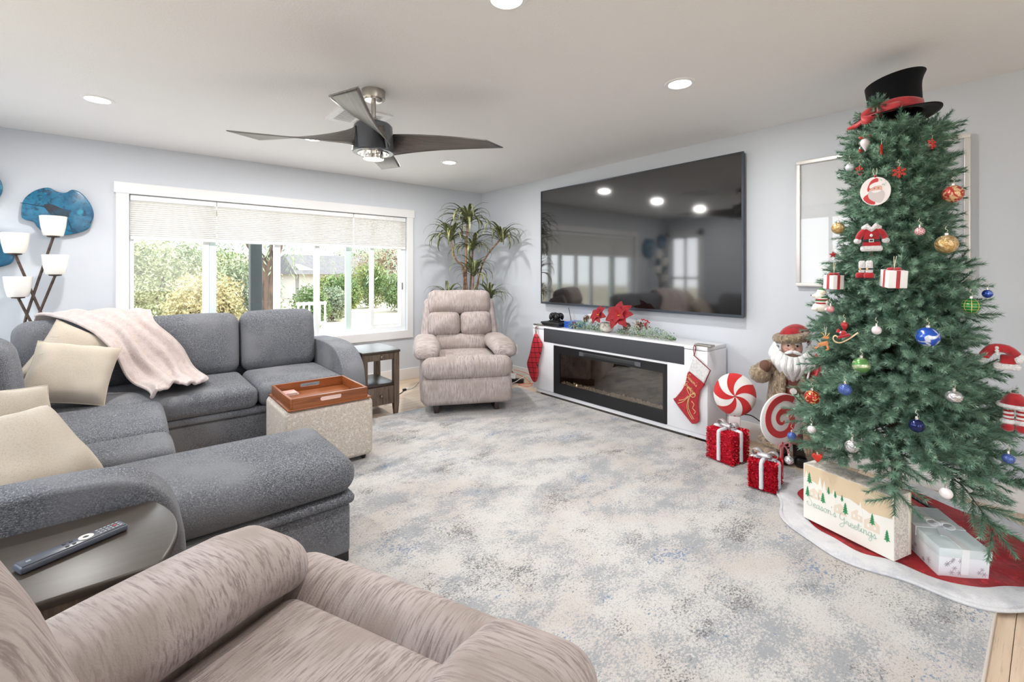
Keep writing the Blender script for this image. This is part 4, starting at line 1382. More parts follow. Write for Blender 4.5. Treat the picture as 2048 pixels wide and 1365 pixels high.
# ---------------------------------------------------------------- game console, controllers, blue cases
t = thing('game_console', 'flat black game console on the fireplace top', 'game console', (3.37, 3.30, FH), 0)
obj('lower_body', MB().puff((-.11, -.13, .004), (.11, .12, .022), .003, 2), m_black, t)
obj('upper_body', MB().puff((-.115, -.125, .026), (.112, .13, .044), .003, 2), mat('matte_black', srgb(38, 38, 40), .6), t)
obj('mid_strip', MB().box((-.108, -.12, .022), (.108, .12, .026)), mat('gloss_black', srgb(10, 10, 12), .1), t, smooth=False)
t = thing('controller_dock', 'black charging dock beneath the two controllers', 'dock', (3.37, 3.315, FH + .044), 0)
obj('dock_tray', MB().puff((-.045, -.07, 0), (.045, .07, .012), .004, 2), m_black, t)
obj('dock_post', MB().puff((-.012, -.05, .012), (.012, .05, .03), .003, 1), m_black, t)
for s, lab in ((-1, 'black game controller nearer the blue cases'), (1, 'black game controller nearer the plaid stocking')):
    c = thing('game_controller', lab, 'controller', (3.37, 3.315 + s * .037, FH + .081), 0, 'controllers on the dock')
    m_ctl = mat('glossy_controller', srgb(26, 26, 28), .25)
    obj('controller_body', MB().puff((-.045, -.024, .0), (.045, .024, .05), .018, 4, 3, (0, .008, .006)), m_ctl, c)
    for q in (-1, 1):
        obj('grip', MB().ball((q * .045, 0, .012), (.018, .02, .034), 12, 8), m_ctl, c)
        obj('thumb_stick', MB().lathe([(.004, 0), (.004, .008), (.008, .01), (.008, .014), (0, .015)], 12, M=T(q * .02, -.028, .02) @ Rot(PI / 2, 'X')), m_black, c)
    obj('light_bar', MB().puff((-.018, -.033, .03), (.018, -.026, .042), .002, 1), mat('pad_grey', srgb(90, 92, 96), .3), c)
m_bluec = mat('blue_case', srgb(36, 104, 206), .3)
for k in range(5):
    g = thing('blue_game_case', ['lowest', 'second lowest', 'middle', 'second highest', 'topmost'][k] + ' blue game case in the stack beside the console', 'game case', (3.40, 3.085 + .004 * (k % 2), FH + k * .0125), .05 * (k % 3 - 1), 'stack of blue game cases')
    obj('case_shell', MB().puff((-.085, -.068, .0), (.085, .068, .0122), .002, 1), m_bluec, g)
    obj('printed_sleeve', MB().box((-.0856, -.06, .003), (-.0848, .06, .0095)), mat('sleeve_print', srgb(24, 70, 150), .4), g, smooth=False)
t = thing('antenna', 'thin black antenna rod leaning behind the blue cases', 'antenna', (3.50, 3.22, FH))
obj('antenna_rod', MB().tube([(0, 0, .01), (0, .045, .185)], .0035, 6), m_black, t)
obj('antenna_base', MB().puff((-.02, -.02, 0), (.02, .02, .015), .003, 1), m_black, t)

# ---------------------------------------------------------------- poinsettia centrepiece
t = thing('poinsettia_centrepiece', 'red poinsettia arrangement with pine cones and greenery on the console', 'centrepiece', (3.38, 2.55, FH))
m_pet = mat('poinsettia_red', srgb(170, 14, 30), .7, sheen=.1, var=[((20, 20, 20), 3, .4, .7, srgb(130, 6, 20))])
m_vase = mat('speckled_vase', srgb(206, 200, 190), .5, var=[(40, 3, .5, .68, srgb(150, 140, 128))])
obj('vase', MB().lathe([(.035, .004), (.058, .02), (.066, .05), (.055, .085), (.042, .09), (.038, .085), (0, .08)], 28, M=T(-.03, .105, 0)), m_vase, t)


def petal_mesh(ln, wd):
    mb = MB()

    def f(u, v):
        a = v - .5
        w_ = wd * math.sin(PI * min(1, u * .94 + .06)) ** .8 * (1 + .12 * math.sin(u * 14))
        return (u * ln, a * w_, .02 * math.sin(u * 2.4) + .25 * abs(a) * w_ - .06 * ln * u * u)
    mb.grid(f, 8, 4)
    return mb


p0 = None
rr = random.Random(21)
for c, nd, sz in (((-.075, .155, .155), (-.9, .12, .42), .10), ((-.085, -.085, .168), (-.93, -.1, .36), .14)):
    z = Vector(nd).normalized()
    Q = z.to_track_quat('Z', 'Y').to_matrix().to_4x4()
    for ring, n, sc, up in ((0, 7, 1.0, .05), (1, 6, .72, -.35)):
        for k in range(n):
            M = T(*c) @ Q @ Rot(2 * PI * (k + .5 * ring) / n + rr.uniform(-.15, .15), 'Z') @ Rot(up + rr.uniform(-.15, .1), 'Y') @ Matrix.Scale(sz * sc / .1, 4)
            if p0 is None:
                p0 = obj('petal', petal_mesh(.1, .055), m_pet, t, solid=.0012)
                p0.matrix_local = M
            else:
                o = inst(p0, 'petal', t, M)
    mb = MB()
    for k in range(7):
        a = k * 2.4
        mb.ball((c[0] + z.x * .012 + .008 * math.cos(a), c[1] + z.y * .012 + .008 * math.sin(a), c[2] + z.z * .012), .005, 8, 6)
    obj('flower_centre', mb, mat('flower_yellow', srgb(190, 150, 60), .5), t)
m_cone = mat('pine_cone_brown', srgb(96, 66, 50), .8, var=[(30, 2, .45, .7, srgb(200, 190, 180))])
for c, sz in (((-.02, .355, .10), .03), ((-.07, -.145, .075), .032), ((-.06, -.262, .085), .036)):
    mb = MB()
    for k in range(46):
        q = k / 46
        a = k * 2.4
        r = sz * math.sin(PI * (.12 + .8 * q)) ** .8
        zz = (q - .5) * sz * 2.1
        M = T(*c) @ Rot(.5, 'Y') @ T(0, 0, zz) @ Rot(a, 'Z') @ T(r * .45, 0, 0) @ Rot(-.5, 'Y')
        mb.add([(0, -.006, 0), (r * .75, -.008, .002), (r * .9, 0, .006), (r * .75, .008, .002), (0, .006, 0), (r * .5, 0, -.005)], [(0, 1, 2, 5), (5, 2, 3, 4), (0, 5, 4)], M)
    mb.ball(c, sz * .55, 10, 8)
    obj('pine_cone', mb, m_cone, t, smooth=False)
m_berry = mat('red_berry', srgb(170, 30, 44), .3, coat=.4)
b0 = None
for c, n, sp_ in (((-.06, -.335, .12), 16, .036), ((-.07, .46, .045), 9, .028), ((-.02, .02, .20), 9, .04)):
    for k in range(n):
        p = (c[0] + rr.uniform(-1, 1) * sp_, c[1] + rr.uniform(-1, 1) * sp_, c[2] + rr.uniform(-1, 1) * sp_ * .9)
        if b0 is None:
            b0 = obj('berry', MB().ball((0, 0, 0), .0068, 8, 6), m_berry, t)
            b0.location = p
        else:
            inst(b0, 'berry', t, T(*p))
        obj('berry_stem', MB().tube([(c[0], c[1], max(.004, c[2] - .05)), p], .0012, 4), m_cane, t)
m_gr1 = mat('eucalyptus_green', srgb(158, 180, 140), .7, var=[(18, 2, .4, .65, srgb(120, 152, 112))])
m_gr2 = mat('dusty_green', srgb(146, 168, 154), .7, var=[(18, 2, .4, .65, srgb(108, 138, 124))])
for side, (ya, yb) in (('greenery', (.09, .53)), ('greenery', (-.60, -.05))):
    for mm in (m_gr1, m_gr2):
        mb = MB()
        for _ in range(620):
            y = rr.uniform(ya, yb)
            e = 1 - abs((y - (ya + yb) / 2) / ((yb - ya) / 2)) ** 3
            x = -.06 + rr.uniform(-.06, .055) * (.5 + .5 * e)
            z = .006 + rr.random() ** 1.4 * .075 * (.35 + .65 * e) + (.0 if mm is m_gr1 else .01)
            d = Vector((rr.uniform(-1, 1), rr.uniform(-1, 1), rr.uniform(-.2, 1))).normalized()
            s = rr.uniform(.008, .016)
            n_ = d.orthogonal().normalized() * s * .45
            p = Vector((x, y, z))
            mb.add([p, p + d * s * .5 + n_, p + d * s, p + d * s * .5 - n_], [(0, 1, 2, 3)])
        obj(side, mb, mm, t, smooth=False, kind='stuff')
    obj('greenery_stem', MB().tube([(-.05, ya, .01), (-.06, (ya + yb) / 2, .02), (-.05, yb, .01)], .003, 6), m_cane, t)
for c in ((.02, -.20, .09), (.0, .29, .12)):
    mb = MB()
    for k in range(6):
        M = T(*c) @ Rot(k * PI / 3, 'X') @ Rot(.5, 'Y') @ Matrix.Scale(.6, 4)
        mb2 = petal_mesh(.1, .06)
        mb.add(mb2.v, mb2.f, M @ Rot(PI / 2, 'Y'))
    obj('white_silk_flower', mb, mat('silk_white', srgb(236, 234, 232), .7), t, solid=.001)

# ================================================================ FRAMED PICTURE
t = thing('framed_picture', 'large pale framed picture behind the christmas tree', 'picture', (3.535, .73, 1.16))
hw, hh = .427, .862
m_frm = mat('silver_white_frame', srgb(226, 222, 218), .3, .3)
for nm, lo, hi in (('frame_rail', (-.012, -hw, 0), (.02, hw, .026)), ('frame_rail', (-.012, -hw, hh - .026), (.02, hw, hh)), ('frame_stile', (-.012, -hw, .026), (.02, -hw + .026, hh - .026)), ('frame_stile', (-.012, hw - .026, .026), (.02, hw, hh - .026))):
    obj(nm, MB().puff(lo, hi, .004, 2), m_frm, t)


def art_col(nt, co):
    nz = nt.nodes.new('ShaderNodeTexNoise')
    nz.inputs['Scale'].default_value = 5
    nz.inputs['Detail'].default_value = 6
    nt.links.new(co, nz.inputs['Vector'])
    return mix_node(nt, nz.outputs['Fac'], srgb(206, 210, 214), srgb(222, 225, 228))


obj('print', MB().box((.006, -hw + .026, .026), (.012, hw - .026, hh - .026)), pattern_mat('pale_seascape', .6, art_col), t, smooth=False)
obj('picture_glass', MB().add([(-.003, -hw + .026, .026), (-.003, hw - .026, .026), (-.003, hw - .026, hh - .026), (-.003, -hw + .026, hh - .026)], [(0, 1, 2, 3)]), glass_mat('picture_glass', (1, 1, 1, 1), .13), t, smooth=False)

# ================================================================ OUTLETS AND CABLES
def outlet(label, loc, rz):
    t = thing('wall_outlet', label, 'outlet', loc, rz, 'white wall outlets')
    obj('cover_plate', MB().puff((-.036, -.006, -.058), (.036, 0, .058), .003, 2), white_paint, t)
    for z in (-.022, .022):
        s = obj('socket', MB().puff((-.016, -.008, z - .014), (.016, -.005, z + .014), .004, 2), m_vinyl, t)
        obj('slot', MB().box((-.007, -.0085, z - .004), (-.005, -.0078, z + .006)).box((.005, -.0085, z - .004), (.007, -.0078, z + .006)), m_black, s, smooth=False)


outlet('white outlet with a plugged cord on the television wall', (XW, 4.19, .335), -PI / 2)
outlet('white outlet under the window next to the recliner', (2.60, YW, .345), 0)


def cable(label, pts, m, r=.0035, name='cable', grp=None, plug=None):
    t = thing(name, label, 'cable', tuple(pts[0]), 0, grp)
    P = [Vector(p) - Vector(pts[0]) for p in smooth_path(pts, 6)]
    obj('cord', MB().tube(P, r, 6), m, t)
    if plug is not None:
        a = Vector(plug) - Vector(pts[0])
        obj('plug', MB().puff((a.x - .02, a.y - .012, a.z - .002), (a.x + .02, a.y + .012, a.z + .02), .005, 2), white_paint if m != m_black else m_black, t)
    return t


m_wcord = mat('white_cord', srgb(232, 230, 226), .6)
m_ocord = mat('orange_cord', srgb(222, 120, 84), .6)
cable('black cord on the wood floor beside the small end table', [(1.83, 4.06, .015), (1.92, 4.16, .006), (2.04, 4.28, .005), (2.14, 4.36, .005), (2.22, 4.44, .006)], m_black, .004, plug=(2.23, 4.45, .002))
cable('white cord end lying by the recliner on the wood floor', [(2.25, 4.46, .006), (2.34, 4.48, .006), (2.42, 4.56, .006), (2.52, 4.68, .006)], m_wcord, .004, plug=(2.27, 4.465, .002))
cable('black cord drooping from the outlet on the television wall', [(3.55, 4.19, .33), (3.50, 4.2, .33), (3.44, 4.22, .26), (3.42, 4.16, .16), (3.40, 4.05, .10)], m_black, .004, plug=(3.53, 4.19, .32))
cable('black looped cord behind the far recliner arm', [(3.43, 4.28, .20), (3.36, 4.22, .24), (3.33, 4.13, .17), (3.38, 4.07, .08)], m_black, .004)
cable('white cord curling over the floor by the power strip', [(3.20, 4.02, .006), (3.30, 3.92, .02), (3.36, 3.86, .07), (3.41, 3.80, .10), (3.43, 3.74, .03), (3.40, 3.68, .006), (3.35, 3.72, .006)], m_wcord)
cable('orange cord tangled beside the console end', [(3.42, 4.10, .09), (3.46, 3.94, .06), (3.44, 3.82, .03), (3.40, 3.72, .012), (3.34, 3.74, .008), (3.31, 3.84, .008), (3.37, 3.86, .008), (3.45, 3.75, .015)], m_ocord)
cable('thin orange cord running along the baseboard to the console', [(3.44, 4.08, .12), (3.49, 3.92, .10), (3.50, 3.78, .06), (3.47, 3.66, .02), (3.49, 3.56, .012)], m_ocord, .003)
t = thing('power_strip', 'black power strip on the floor in the corner', 'power strip', (3.36, 3.98, 0), -.95)
obj('strip_body', MB().puff((-.11, -.032, 0), (.11, .032, .045), .006, 2), m_black, t)
for k in range(4):
    obj('socket', MB().box((-.085 + k * .05, -.018, .045), (-.05 + k * .05, .018, .0465)), mat('socket_dark', srgb(50, 50, 54), .5), t, smooth=False)
t = thing('power_adapter', 'white power adapter block plugged into the black strip', 'adapter', (3.345, 4.0, .047), -.95)
obj('adapter_block', MB().puff((-.05, -.028, 0), (.045, .028, .055), .008, 3), white_paint, t)
obj('adapter_rib', MB().puff((-.04, -.03, .02), (.035, -.027, .03), .001, 1), m_vinyl, t)

# ================================================================ CHRISTMAS TREE
TX, TYc = 2.85, .498
m_ndl = mat('pine_needles', srgb(124, 158, 136), .55, spec=.4, var=[((7, 7, 7), 3, .4, .62, srgb(96, 132, 110)), ((30, 30, 30), 2, .5, .7, srgb(158, 188, 166))])
m_stem = mat('twig_brown', srgb(84, 72, 52), .8)


def sprig(mb, p, d, ln, rr, nlen):
    d = Vector(d).normalized()
    q = Vector(p)
    n = int(ln / .00085)
    a0 = d.orthogonal().normalized()
    b0 = d.cross(a0)
    end = q + d * ln
    mb.add([q + a0 * .0016, q + b0 * .0016, q - (a0 + b0) * .0012, end], [(0, 1, 3), (1, 2, 3), (2, 0, 3)], None, 1)
    for k in range(n):
        s = k / n
        az = rr.uniform(0, 2 * PI)
        o = a0 * math.cos(az) + b0 * math.sin(az)
        dd = (d * rr.uniform(.75, 1.1) + o).normalized()
        L = nlen * rr.uniform(.75, 1.1) * (1 - .45 * s * s)
        base = q + d * (ln * s)
        w_ = dd.cross(o).normalized() * .0016
        mb.add([base - w_, base + w_, base + dd * L], [(0, 1, 2)])


def branch(L, nside, seed, bend=0.0):
    rr = random.Random(seed)
    mb = MB()
    P = [Vector((L * i / 6, 0, -.10 * L * (i / 6) ** 2 - bend * L * max(0, i / 6 - .66) ** 1.5)) for i in range(7)]
    mb.tube(P, [.005, .005, .004, .0035, .003, .002, .001], 4, mi=1)

    def at(t):
        k = min(int(t * 6), 5)
        return P[k].lerp(P[k + 1], t * 6 - k), (P[k + 1] - P[k]).normalized()
    for i in range(nside):
        t = .28 + .68 * i / max(1, nside - 1)
        p, d = at(t)
        sgn = 1 if i % 2 else -1
        dv = d * .9 + Vector((0, sgn * rr.uniform(.65, 1.05), rr.uniform(-.15, .5)))
        sprig(mb, p, dv, rr.uniform(.135, .185) * (1 - .3 * t) * (1 if L > .25 else .75), rr, .040)
        if i % 2 == 1:
            sprig(mb, p, d + Vector((0, rr.uniform(-.3, .3), 1.0)), rr.uniform(.07, .1), rr, .034)
    p, d = at(.82)
    sprig(mb, p, d, .16 if L > .25 else .12, rr, .042)
    me = bpy.data.meshes.new('branch')
    me.from_pydata([tuple(v) for v in mb.v], [], mb.f)
    me.materials.append(m_ndl)
    me.materials.append(m_stem)
    me.polygons.foreach_set('material_index', mb.m)
    me.update()
    return me


def TR(z):
    pts = [(.2, .47), (.45, .51), (.62, .455), (.8, .405), (1.13, .34), (1.6, .235), (1.85, .165), (2.02, .11)]
    for (a, ra), (b, rb) in zip(pts, pts[1:]):
        if z <= b:
            return ra + (rb - ra) * max(0, (z - a) / (b - a))
    return .12


tree = thing('christmas_tree', 'tall green artificial christmas tree hung with ornaments', 'christmas tree', (TX, TYc, .0))
obj('trunk', MB().tube([(0, 0, .10), (0, 0, 1.0), (-.005, .01, 2.0)], [.022, .018, .008], 10), m_stem, tree)
for k in range(4):
    a = k * PI / 2 + .5
    obj('stand_leg', MB().tube([(.02 * math.cos(a), .02 * math.sin(a), .20), (.16 * math.cos(a), .16 * math.sin(a), .12), (.24 * math.cos(a), .24 * math.sin(a), .032)], .009, 8), m_black, tree)
BR = {L: [branch(L, n, s + int(L * 100)) for s in range(4)] for L, n in ((.42, 15), (.32, 12), (.23, 9), (.15, 6))}


def in_boxes(p):
    for (bx, by, bz, rz, hx, hy, h) in ((2.575, .608, .036, -106.3, .1925, .068, .268), (2.685, .335, .03, -50, .092, .149, .15)):
        q = Rot(-math.radians(rz), 'Z') @ (p - Vector((bx, by, bz)))
        if abs(q.x) < hx + .012 and abs(q.y) < hy + .012 and q.z < h + .03:
            return True
    return False


def clear_of_boxes(make, e, L, bend=0.0):
    """lift a bough until it passes above the boxes"""
    for _ in range(14):
        M = make(e)
        hit = False
        for k in range(3, 15):
            s = k / 10
            for sd in (-.07, 0, .07):
                p = M @ Vector((L * s, sd if s < 1.1 else 0, -.10 * L * s * s - bend * L * max(0, s - .66) ** 1.5))
                if in_boxes(p + Vector((TX, TYc, 0))):
                    hit = True
        if not hit:
            break
        e += math.radians(4)
    return make(e)


rr = random.Random(77)
NB = 285
for i in range(NB):
    q = i / (NB - 1)
    z = .40 + 1.53 * (q ** .86)
    R_ = TR(z) * rr.uniform(.70, 1.02)
    az = i * 2.39996 + rr.uniform(-.25, .25)
    elev = -8 + 30 * max(0, (z - .4) / 1.5) + rr.uniform(-9, 9)
    e = math.radians(elev)
    Ls = min(BR, key=lambda L: abs(L - (R_ - .07)))
    sc = max(.75, min(1.2, ((R_ - .07)) / Ls)) if Ls > .15 else 1.0
    z0 = z - R_ * math.sin(e) * .8
    tw = rr.uniform(-.5, .5)
    M = clear_of_boxes(lambda q: T(0, 0, z0) @ Rot(az, 'Z') @ Rot(-q, 'Y') @ Rot(tw, 'X') @ Matrix.Scale(sc, 4), e, Ls)
    o = bpy.data.objects.new('branch', BR[Ls][rr.randrange(4)])
    C.objects.link(o)
    o.parent = tree
    o.matrix_local = M
# two long boughs that hang down over the boxes
for az, dg, z0, sd in ((189, -16, .50, 3), (236, -20, .46, 5)):
    me = branch(.42, 15, sd, .9)
    o = bpy.data.objects.new('branch', me)
    C.objects.link(o)
    o.parent = tree
    o.matrix_local = clear_of_boxes(lambda q: T(0, 0, z0) @ Rot(math.radians(az), 'Z') @ Rot(-q, 'Y') @ Matrix.Scale(1.12, 4), math.radians(dg), .42, .9)

# ---------------------------------------------------------------- skirt
m_skr = mat('red_velvet_skirt', srgb(168, 10, 22), .85, sheen=.1, var=[(9, 4, .4, .65, srgb(140, 8, 18)), (40, 3, .5, .7, srgb(196, 30, 40))], bump=(40, .3, .01, 3))
m_plw = mat('white_plush', srgb(216, 216, 219), .98, sheen=.4, var=[(14, 4, .45, .7, srgb(196, 197, 204))], bump=(120, .8, .008, 3))
t = thing('tree_skirt', 'round red velvet tree skirt with a wide white plush border', 'tree skirt', (2.87, .47, 0))


def sk_r(a):
    return .555 + .018 * math.sin(5 * a + 1) + .014 * math.sin(9 * a) + .03 * math.cos(a)


def sk_z(r, a, base):
    return base + .008 * (.5 + .5 * math.sin(7 * a + 14 * r)) * min(1, r / .2) + .006 * (.5 + .5 * math.sin(13 * a - 20 * r))


def skirt_red(u, v):
    a = 2 * PI * u
    r = .03 + (sk_r(a) - .10 - .03) * v
    return (r * math.cos(a), r * math.sin(a), sk_z(r, a, RH + .003))


def skirt_white(u, v):
    a = 2 * PI * u
    R_ = sk_r(a)
    r = R_ - .115 + .115 * v
    prof = .010 * math.sin(PI * min(1, max(0, v))) ** .5
    return (r * math.cos(a), r * math.sin(a), sk_z(r, a, RH + .003) * (1 if v < .98 else .6) + prof + .002)


obj('velvet_panel', MB().grid(skirt_red, 110, 22, closed_u=True), m_skr, t, angle=80)
obj('plush_border', MB().grid(skirt_white, 130, 10, closed_u=True), m_plw, t, angle=80)
hm = []
for i in range(131):
    a = 2 * PI * i / 130
    hm.append((sk_r(a) * math.cos(a), sk_r(a) * math.sin(a), RH + .008))
obj('hem', MB().tube(hm, .008, 6), m_plw, t)

# ---------------------------------------------------------------- top hat
t = thing('top_hat', 'black felt top hat with red band crowning the tree', 'hat', (2.85, .50, 2.005))
m_felt = mat('black_felt', srgb(16, 17, 20), .95, spec=.1, sheen=.1)
view = Rot(-math.radians(80), 'Z')
HM = view @ Rot(math.radians(-5), 'Y') @ Rot(math.radians(-2), 'X')


def crown(u, v):
    a = 2 * PI * u
    z = .012 + .172 * v
    r = .100 + .008 * v + (.010 + .010 * math.cos(a)) * max(0, (v - .6) / .4) ** 2
    zz = z + .012 * v * math.cos(a)
    return (r * math.cos(a), r * math.sin(a) * .95, zz)


mb = MB().grid(crown, 40, 12, M=HM, closed_u=True)
tp = [crown(i / 40, 1.0) for i in range(40)]
mb.add(tp, [tuple(range(40))], HM)
obj('crown', mb, m_felt, t, angle=60)


def brim(u, v):
    a = 2 * PI * u
    r = .10 + .068 * v
    return (r * math.cos(a) * 1.0, r * math.sin(a), .012 - .012 * v + .008 * v * v * math.cos(2 * a))


obj('brim', MB().grid(brim, 40, 5, M=HM, closed_u=True), m_felt, t, solid=.004)
m_rib = mat('red_satin', srgb(186, 40, 46), .5, sheen=.4, var=[(14, 3, .4, .7, srgb(160, 26, 34))])


def band(u, v):
    a = 2 * PI * u
    r = .1045 + .004 * math.sin(5 * a) * .5
    return (r * math.cos(a), r * math.sin(a) * .96, .016 + (.045 + .006 * math.sin(3 * a)) * v)


obj('hat_band', MB().grid(band, 40, 3, M=HM, closed_u=True), m_rib, t, solid=.003)
for pts, wd in (([(-.07, -.12, .03), (-.10, -.13, .02), (-.13, -.13, -.005), (-.105, -.145, -.02), (-.07, -.125, .0)], .022), ([(-.07, -.12, .02), (-.12, -.12, -.01), (-.16, -.10, -.025), (-.19, -.10, -.03)], .012), ([(-.06, -.125, .03), (-.02, -.14, .015), (.02, -.14, .02)], .02)):
    P = smooth_path(pts, 5)
    mb = MB()
    vs, fs = [], []
    for i, p in enumerate(P):
        k = wd * (1 - .6 * abs(2 * i / (len(P) - 1) - 1) ** 3)
        vs += [p + Vector((0, 0, k)), p + Vector((0, -.004, 0)), p - Vector((0, 0, k))]
    for i in range(len(P) - 1):
        for j in range(2):
            fs.append((3 * i + j, 3 * i + j + 1, 3 * i + 4 + j, 3 * i + 3 + j))
    mb.add(vs, fs, HM)
    obj('hat_ribbon', mb, m_rib, t, solid=.002)
mb = MB()
r2 = random.Random(4)
for k in range(9):
    a = k * 2 * PI / 9
    sprig(mb, HM @ Vector((-.065, -.118, .055)), HM.to_3x3() @ Vector((math.cos(a), -.55, math.sin(a))), .045, r2, .026)
for k in range(5):
    sprig(mb, HM @ Vector((-.11, -.11, .01)), HM.to_3x3() @ Vector((-1, -.4 + .2 * k, .6 - .25 * k)), .05, r2, .026)
mb.m = [0] * len(mb.f)
obj('pine_sprig', mb, m_ndl, t, smooth=False)

# ================================================================ ORNAMENTS
m_cap = mat('ornament_cap', srgb(214, 210, 204), .3, .8)
m_string = mat('string', srgb(220, 212, 190), .7)


def face_cam(x, y):
    return math.atan2(-x, y)


def swirl_mat(name, c1, c2, scale, thr, rough=.25, metal=.5, dist=2.0):
    def f(nt, co):
        n = nt.nodes.new('ShaderNodeTexNoise')
        n.inputs['Scale'].default_value = scale
        n.inputs['Detail'].default_value = 1
        n.inputs['Distortion'].default_value = dist
        nt.links.new(co, n.inputs['Vector'])
        mr = nt.nodes.new('ShaderNodeMapRange')
        mr.inputs['From Min'].default_value = thr - .03
        mr.inputs['From Max'].default_value = thr + .03
        nt.links.new(n.outputs['Fac'], mr.inputs['Value'])
        return mix_node(nt, mr.outputs[0], srgb(*c1), srgb(*c2))
    return pattern_mat(name, rough, f, metal)


def lattice_mat(name, c1, c2, n_lon, n_lat, wd, diag=0.0, rough=.3, metal=.3):
    """lines of longitude and latitude (or diagonals) around the local z axis"""
    def f(nt, co):
        sx = nt.nodes.new('ShaderNodeSeparateXYZ')
        nt.links.new(co, sx.inputs[0])
        a = math_node(nt, 'DIVIDE', math_node(nt, 'ARCTAN2', sx.outputs['Y'], sx.outputs['X']), 2 * PI)
        ln = nt.nodes.new('ShaderNodeVectorMath')
        ln.operation = 'LENGTH'
        nt.links.new(co, ln.inputs[0])
        h = math_node(nt, 'DIVIDE', sx.outputs['Z'], ln.outputs['Value'])
        u = math_node(nt, 'MULTIPLY', a, n_lon)
        v = math_node(nt, 'MULTIPLY', h, n_lat)
        if diag:
            p, q = math_node(nt, 'ADD', u, math_node(nt, 'MULTIPLY', v, diag)), math_node(nt, 'SUBTRACT', u, math_node(nt, 'MULTIPLY', v, diag))
        else:
            p, q = u, v
        l1 = math_node(nt, 'LESS_THAN', math_node(nt, 'FRACT', math_node(nt, 'ADD', p, 20)), wd)
        l2 = math_node(nt, 'LESS_THAN', math_node(nt, 'FRACT', math_node(nt, 'ADD', q, 20.3)), wd if n_lat else -1)
        return mix_node(nt, math_node(nt, 'MAXIMUM', l1, l2), srgb(*c1), srgb(*c2))
    return pattern_mat(name, rough, f, metal)


def hang(t, z):
    obj('hook', MB().tube(smooth_path([(0, 0, z), (.004, 0, z + .012), (-.004, 0, z + .018), (0, .0, z + .03)], 4), .0008, 4), m_string, t)


def bauble(label, p, d, m, sq=1.0, ribs=0, relief=None, cat='ornament'):
    t = thing('bauble', label, cat, p, face_cam(p[0], p[1]), 'ornaments on the tree')
    r = d * .77 / 2
    sq = min(1.0, sq * 1.25)
    fn = None
    if ribs:
        fn = lambda x, y, z: 1 - .07 * (1 - abs(z)) * (.5 + .5 * math.cos(ribs * math.atan2(y, x)))
    elif relief:
        fn = lambda x, y, z: 1 + relief * math.sin(relief_n * math.atan2(y, x) + 9 * z) * math.sin(11 * z)
        relief_n = 8
    obj('glass_ball', MB().ball((0, 0, 0), (r, r, r * sq), 28 if not ribs else 40, 18, fn=fn), m, t, angle=80)
    cap = obj('cap', MB().lathe([(r * .2, r * sq * .94), (r * .2, r * sq * .94 + .010), (r * .08, r * sq * .94 + .013), (0, r * sq * .94 + .013)], 12), m_cap, t)
    hang(t, r * sq + .008)
    return t


m_goldb = mat('gold_glitter', srgb(196, 160, 104), .35, .7, var=[(60, 3, .45, .6, srgb(230, 205, 160))], bump=(60, .8, .01, 3))
m_rgold = swirl_mat('red_gold_swirl', (176, 58, 52), (222, 186, 140), 42, .52, .4, .3)
m_blue = mat('blue_glass', srgb(38, 70, 160), .2, .5, var=[(50, 2, .5, .62, srgb(120, 150, 220))])
m_navy = mat('navy_glass', srgb(36, 44, 92), .15, .6, bump=(30, .5, .01, 1))
m_bw = swirl_mat('blue_white_petals', (40, 88, 190), (214, 220, 236), 24, .56, .3, .3, 1.0)
m_bscale = lattice_mat('blue_scales', (44, 66, 140), (110, 134, 196), 9, 5, .22, .8)
m_gsil = mat('green_silver_glitter', srgb(96, 150, 84), .3, .5, var=[((12, 12, 60), 4, .45, .6, srgb(206, 214, 180))])
m_gcheck = lattice_mat('green_gold_check', (24, 120, 52), (214, 196, 130), 8, 2.6, .12)
m_whiteb = mat('pearl_white', srgb(226, 216, 220), .4, .1)
m_rstripe = lattice_mat('red_white_stripe', (236, 228, 228), (196, 60, 72), 9, 3, .4, 1.2)
m_rlat = lattice_mat('red_white_lattice', (190, 50, 66), (238, 230, 230), 7, 3.2, .3, .8)
m_silv = mat('silver_glitter', srgb(206, 204, 206), .25, .75, bump=(55, 1.0, .012, 2))
m_redgl = swirl_mat('red_gold_scroll', (170, 44, 30), (226, 186, 128), 30, .58, .25, .4, 3.0)
bauble('small gold glitter bauble on the side toward the framed picture', (2.649, .685, 1.47), .073, m_goldb, .97)
bauble('red and gold swirled bauble near the tree top', (2.713, .286, 1.592), .095, m_rgold, .93)
bauble('large gold glitter bauble below the red and gold swirled one', (2.643, .299, 1.373), .101, m_goldb, .82)
bauble('tiny red and white lattice bauble beside the fur-trimmed coat', (2.597, .377, 1.43), .047, m_rlat)
bauble('tiny shiny red ball under the bow-tied teardrop', (2.688, .607, 1.837), .026, mat('red_glass', srgb(186, 30, 36), .15, .4))
bauble('round green and gold checked bauble', (2.652, .226, 1.116), .08, m_gcheck, .9)
bauble('small sparkling blue bauble at the edge above the green one', (2.748, .186, 1.164), .045, m_blue)
bauble('large blue bauble with white petal pattern', (2.53, .342, .987), .103, m_bw, .82)
bauble('pale green and silver glittered bauble', (2.472, .553, .844), .088, m_gsil, .86)
bauble('small ribbed pearl white bauble beside the red sled', (2.498, .505, 1.001), .048, m_whiteb, .92, ribs=12)
bauble('tiny red and white striped bauble beneath the bear', (2.574, .696, 1.077), .043, m_rstripe)
bauble('red bauble with gold scroll bands', (2.523, .758, .651), .087, m_redgl, .86)
bauble('blue bauble with a scale pattern beside the red scroll bauble', (2.465, .611, .726), .068, m_bscale, .92)
bauble('tiny white bauble with red marks low on the tree', (2.481, .748, .506), .048, swirl_mat('white_red_marks', (236, 228, 228), (200, 56, 60), 20, .6, .35, 0))
bauble('blue bauble beside the spiral lollipop', (2.60, .872, .413), .056, m_bscale)
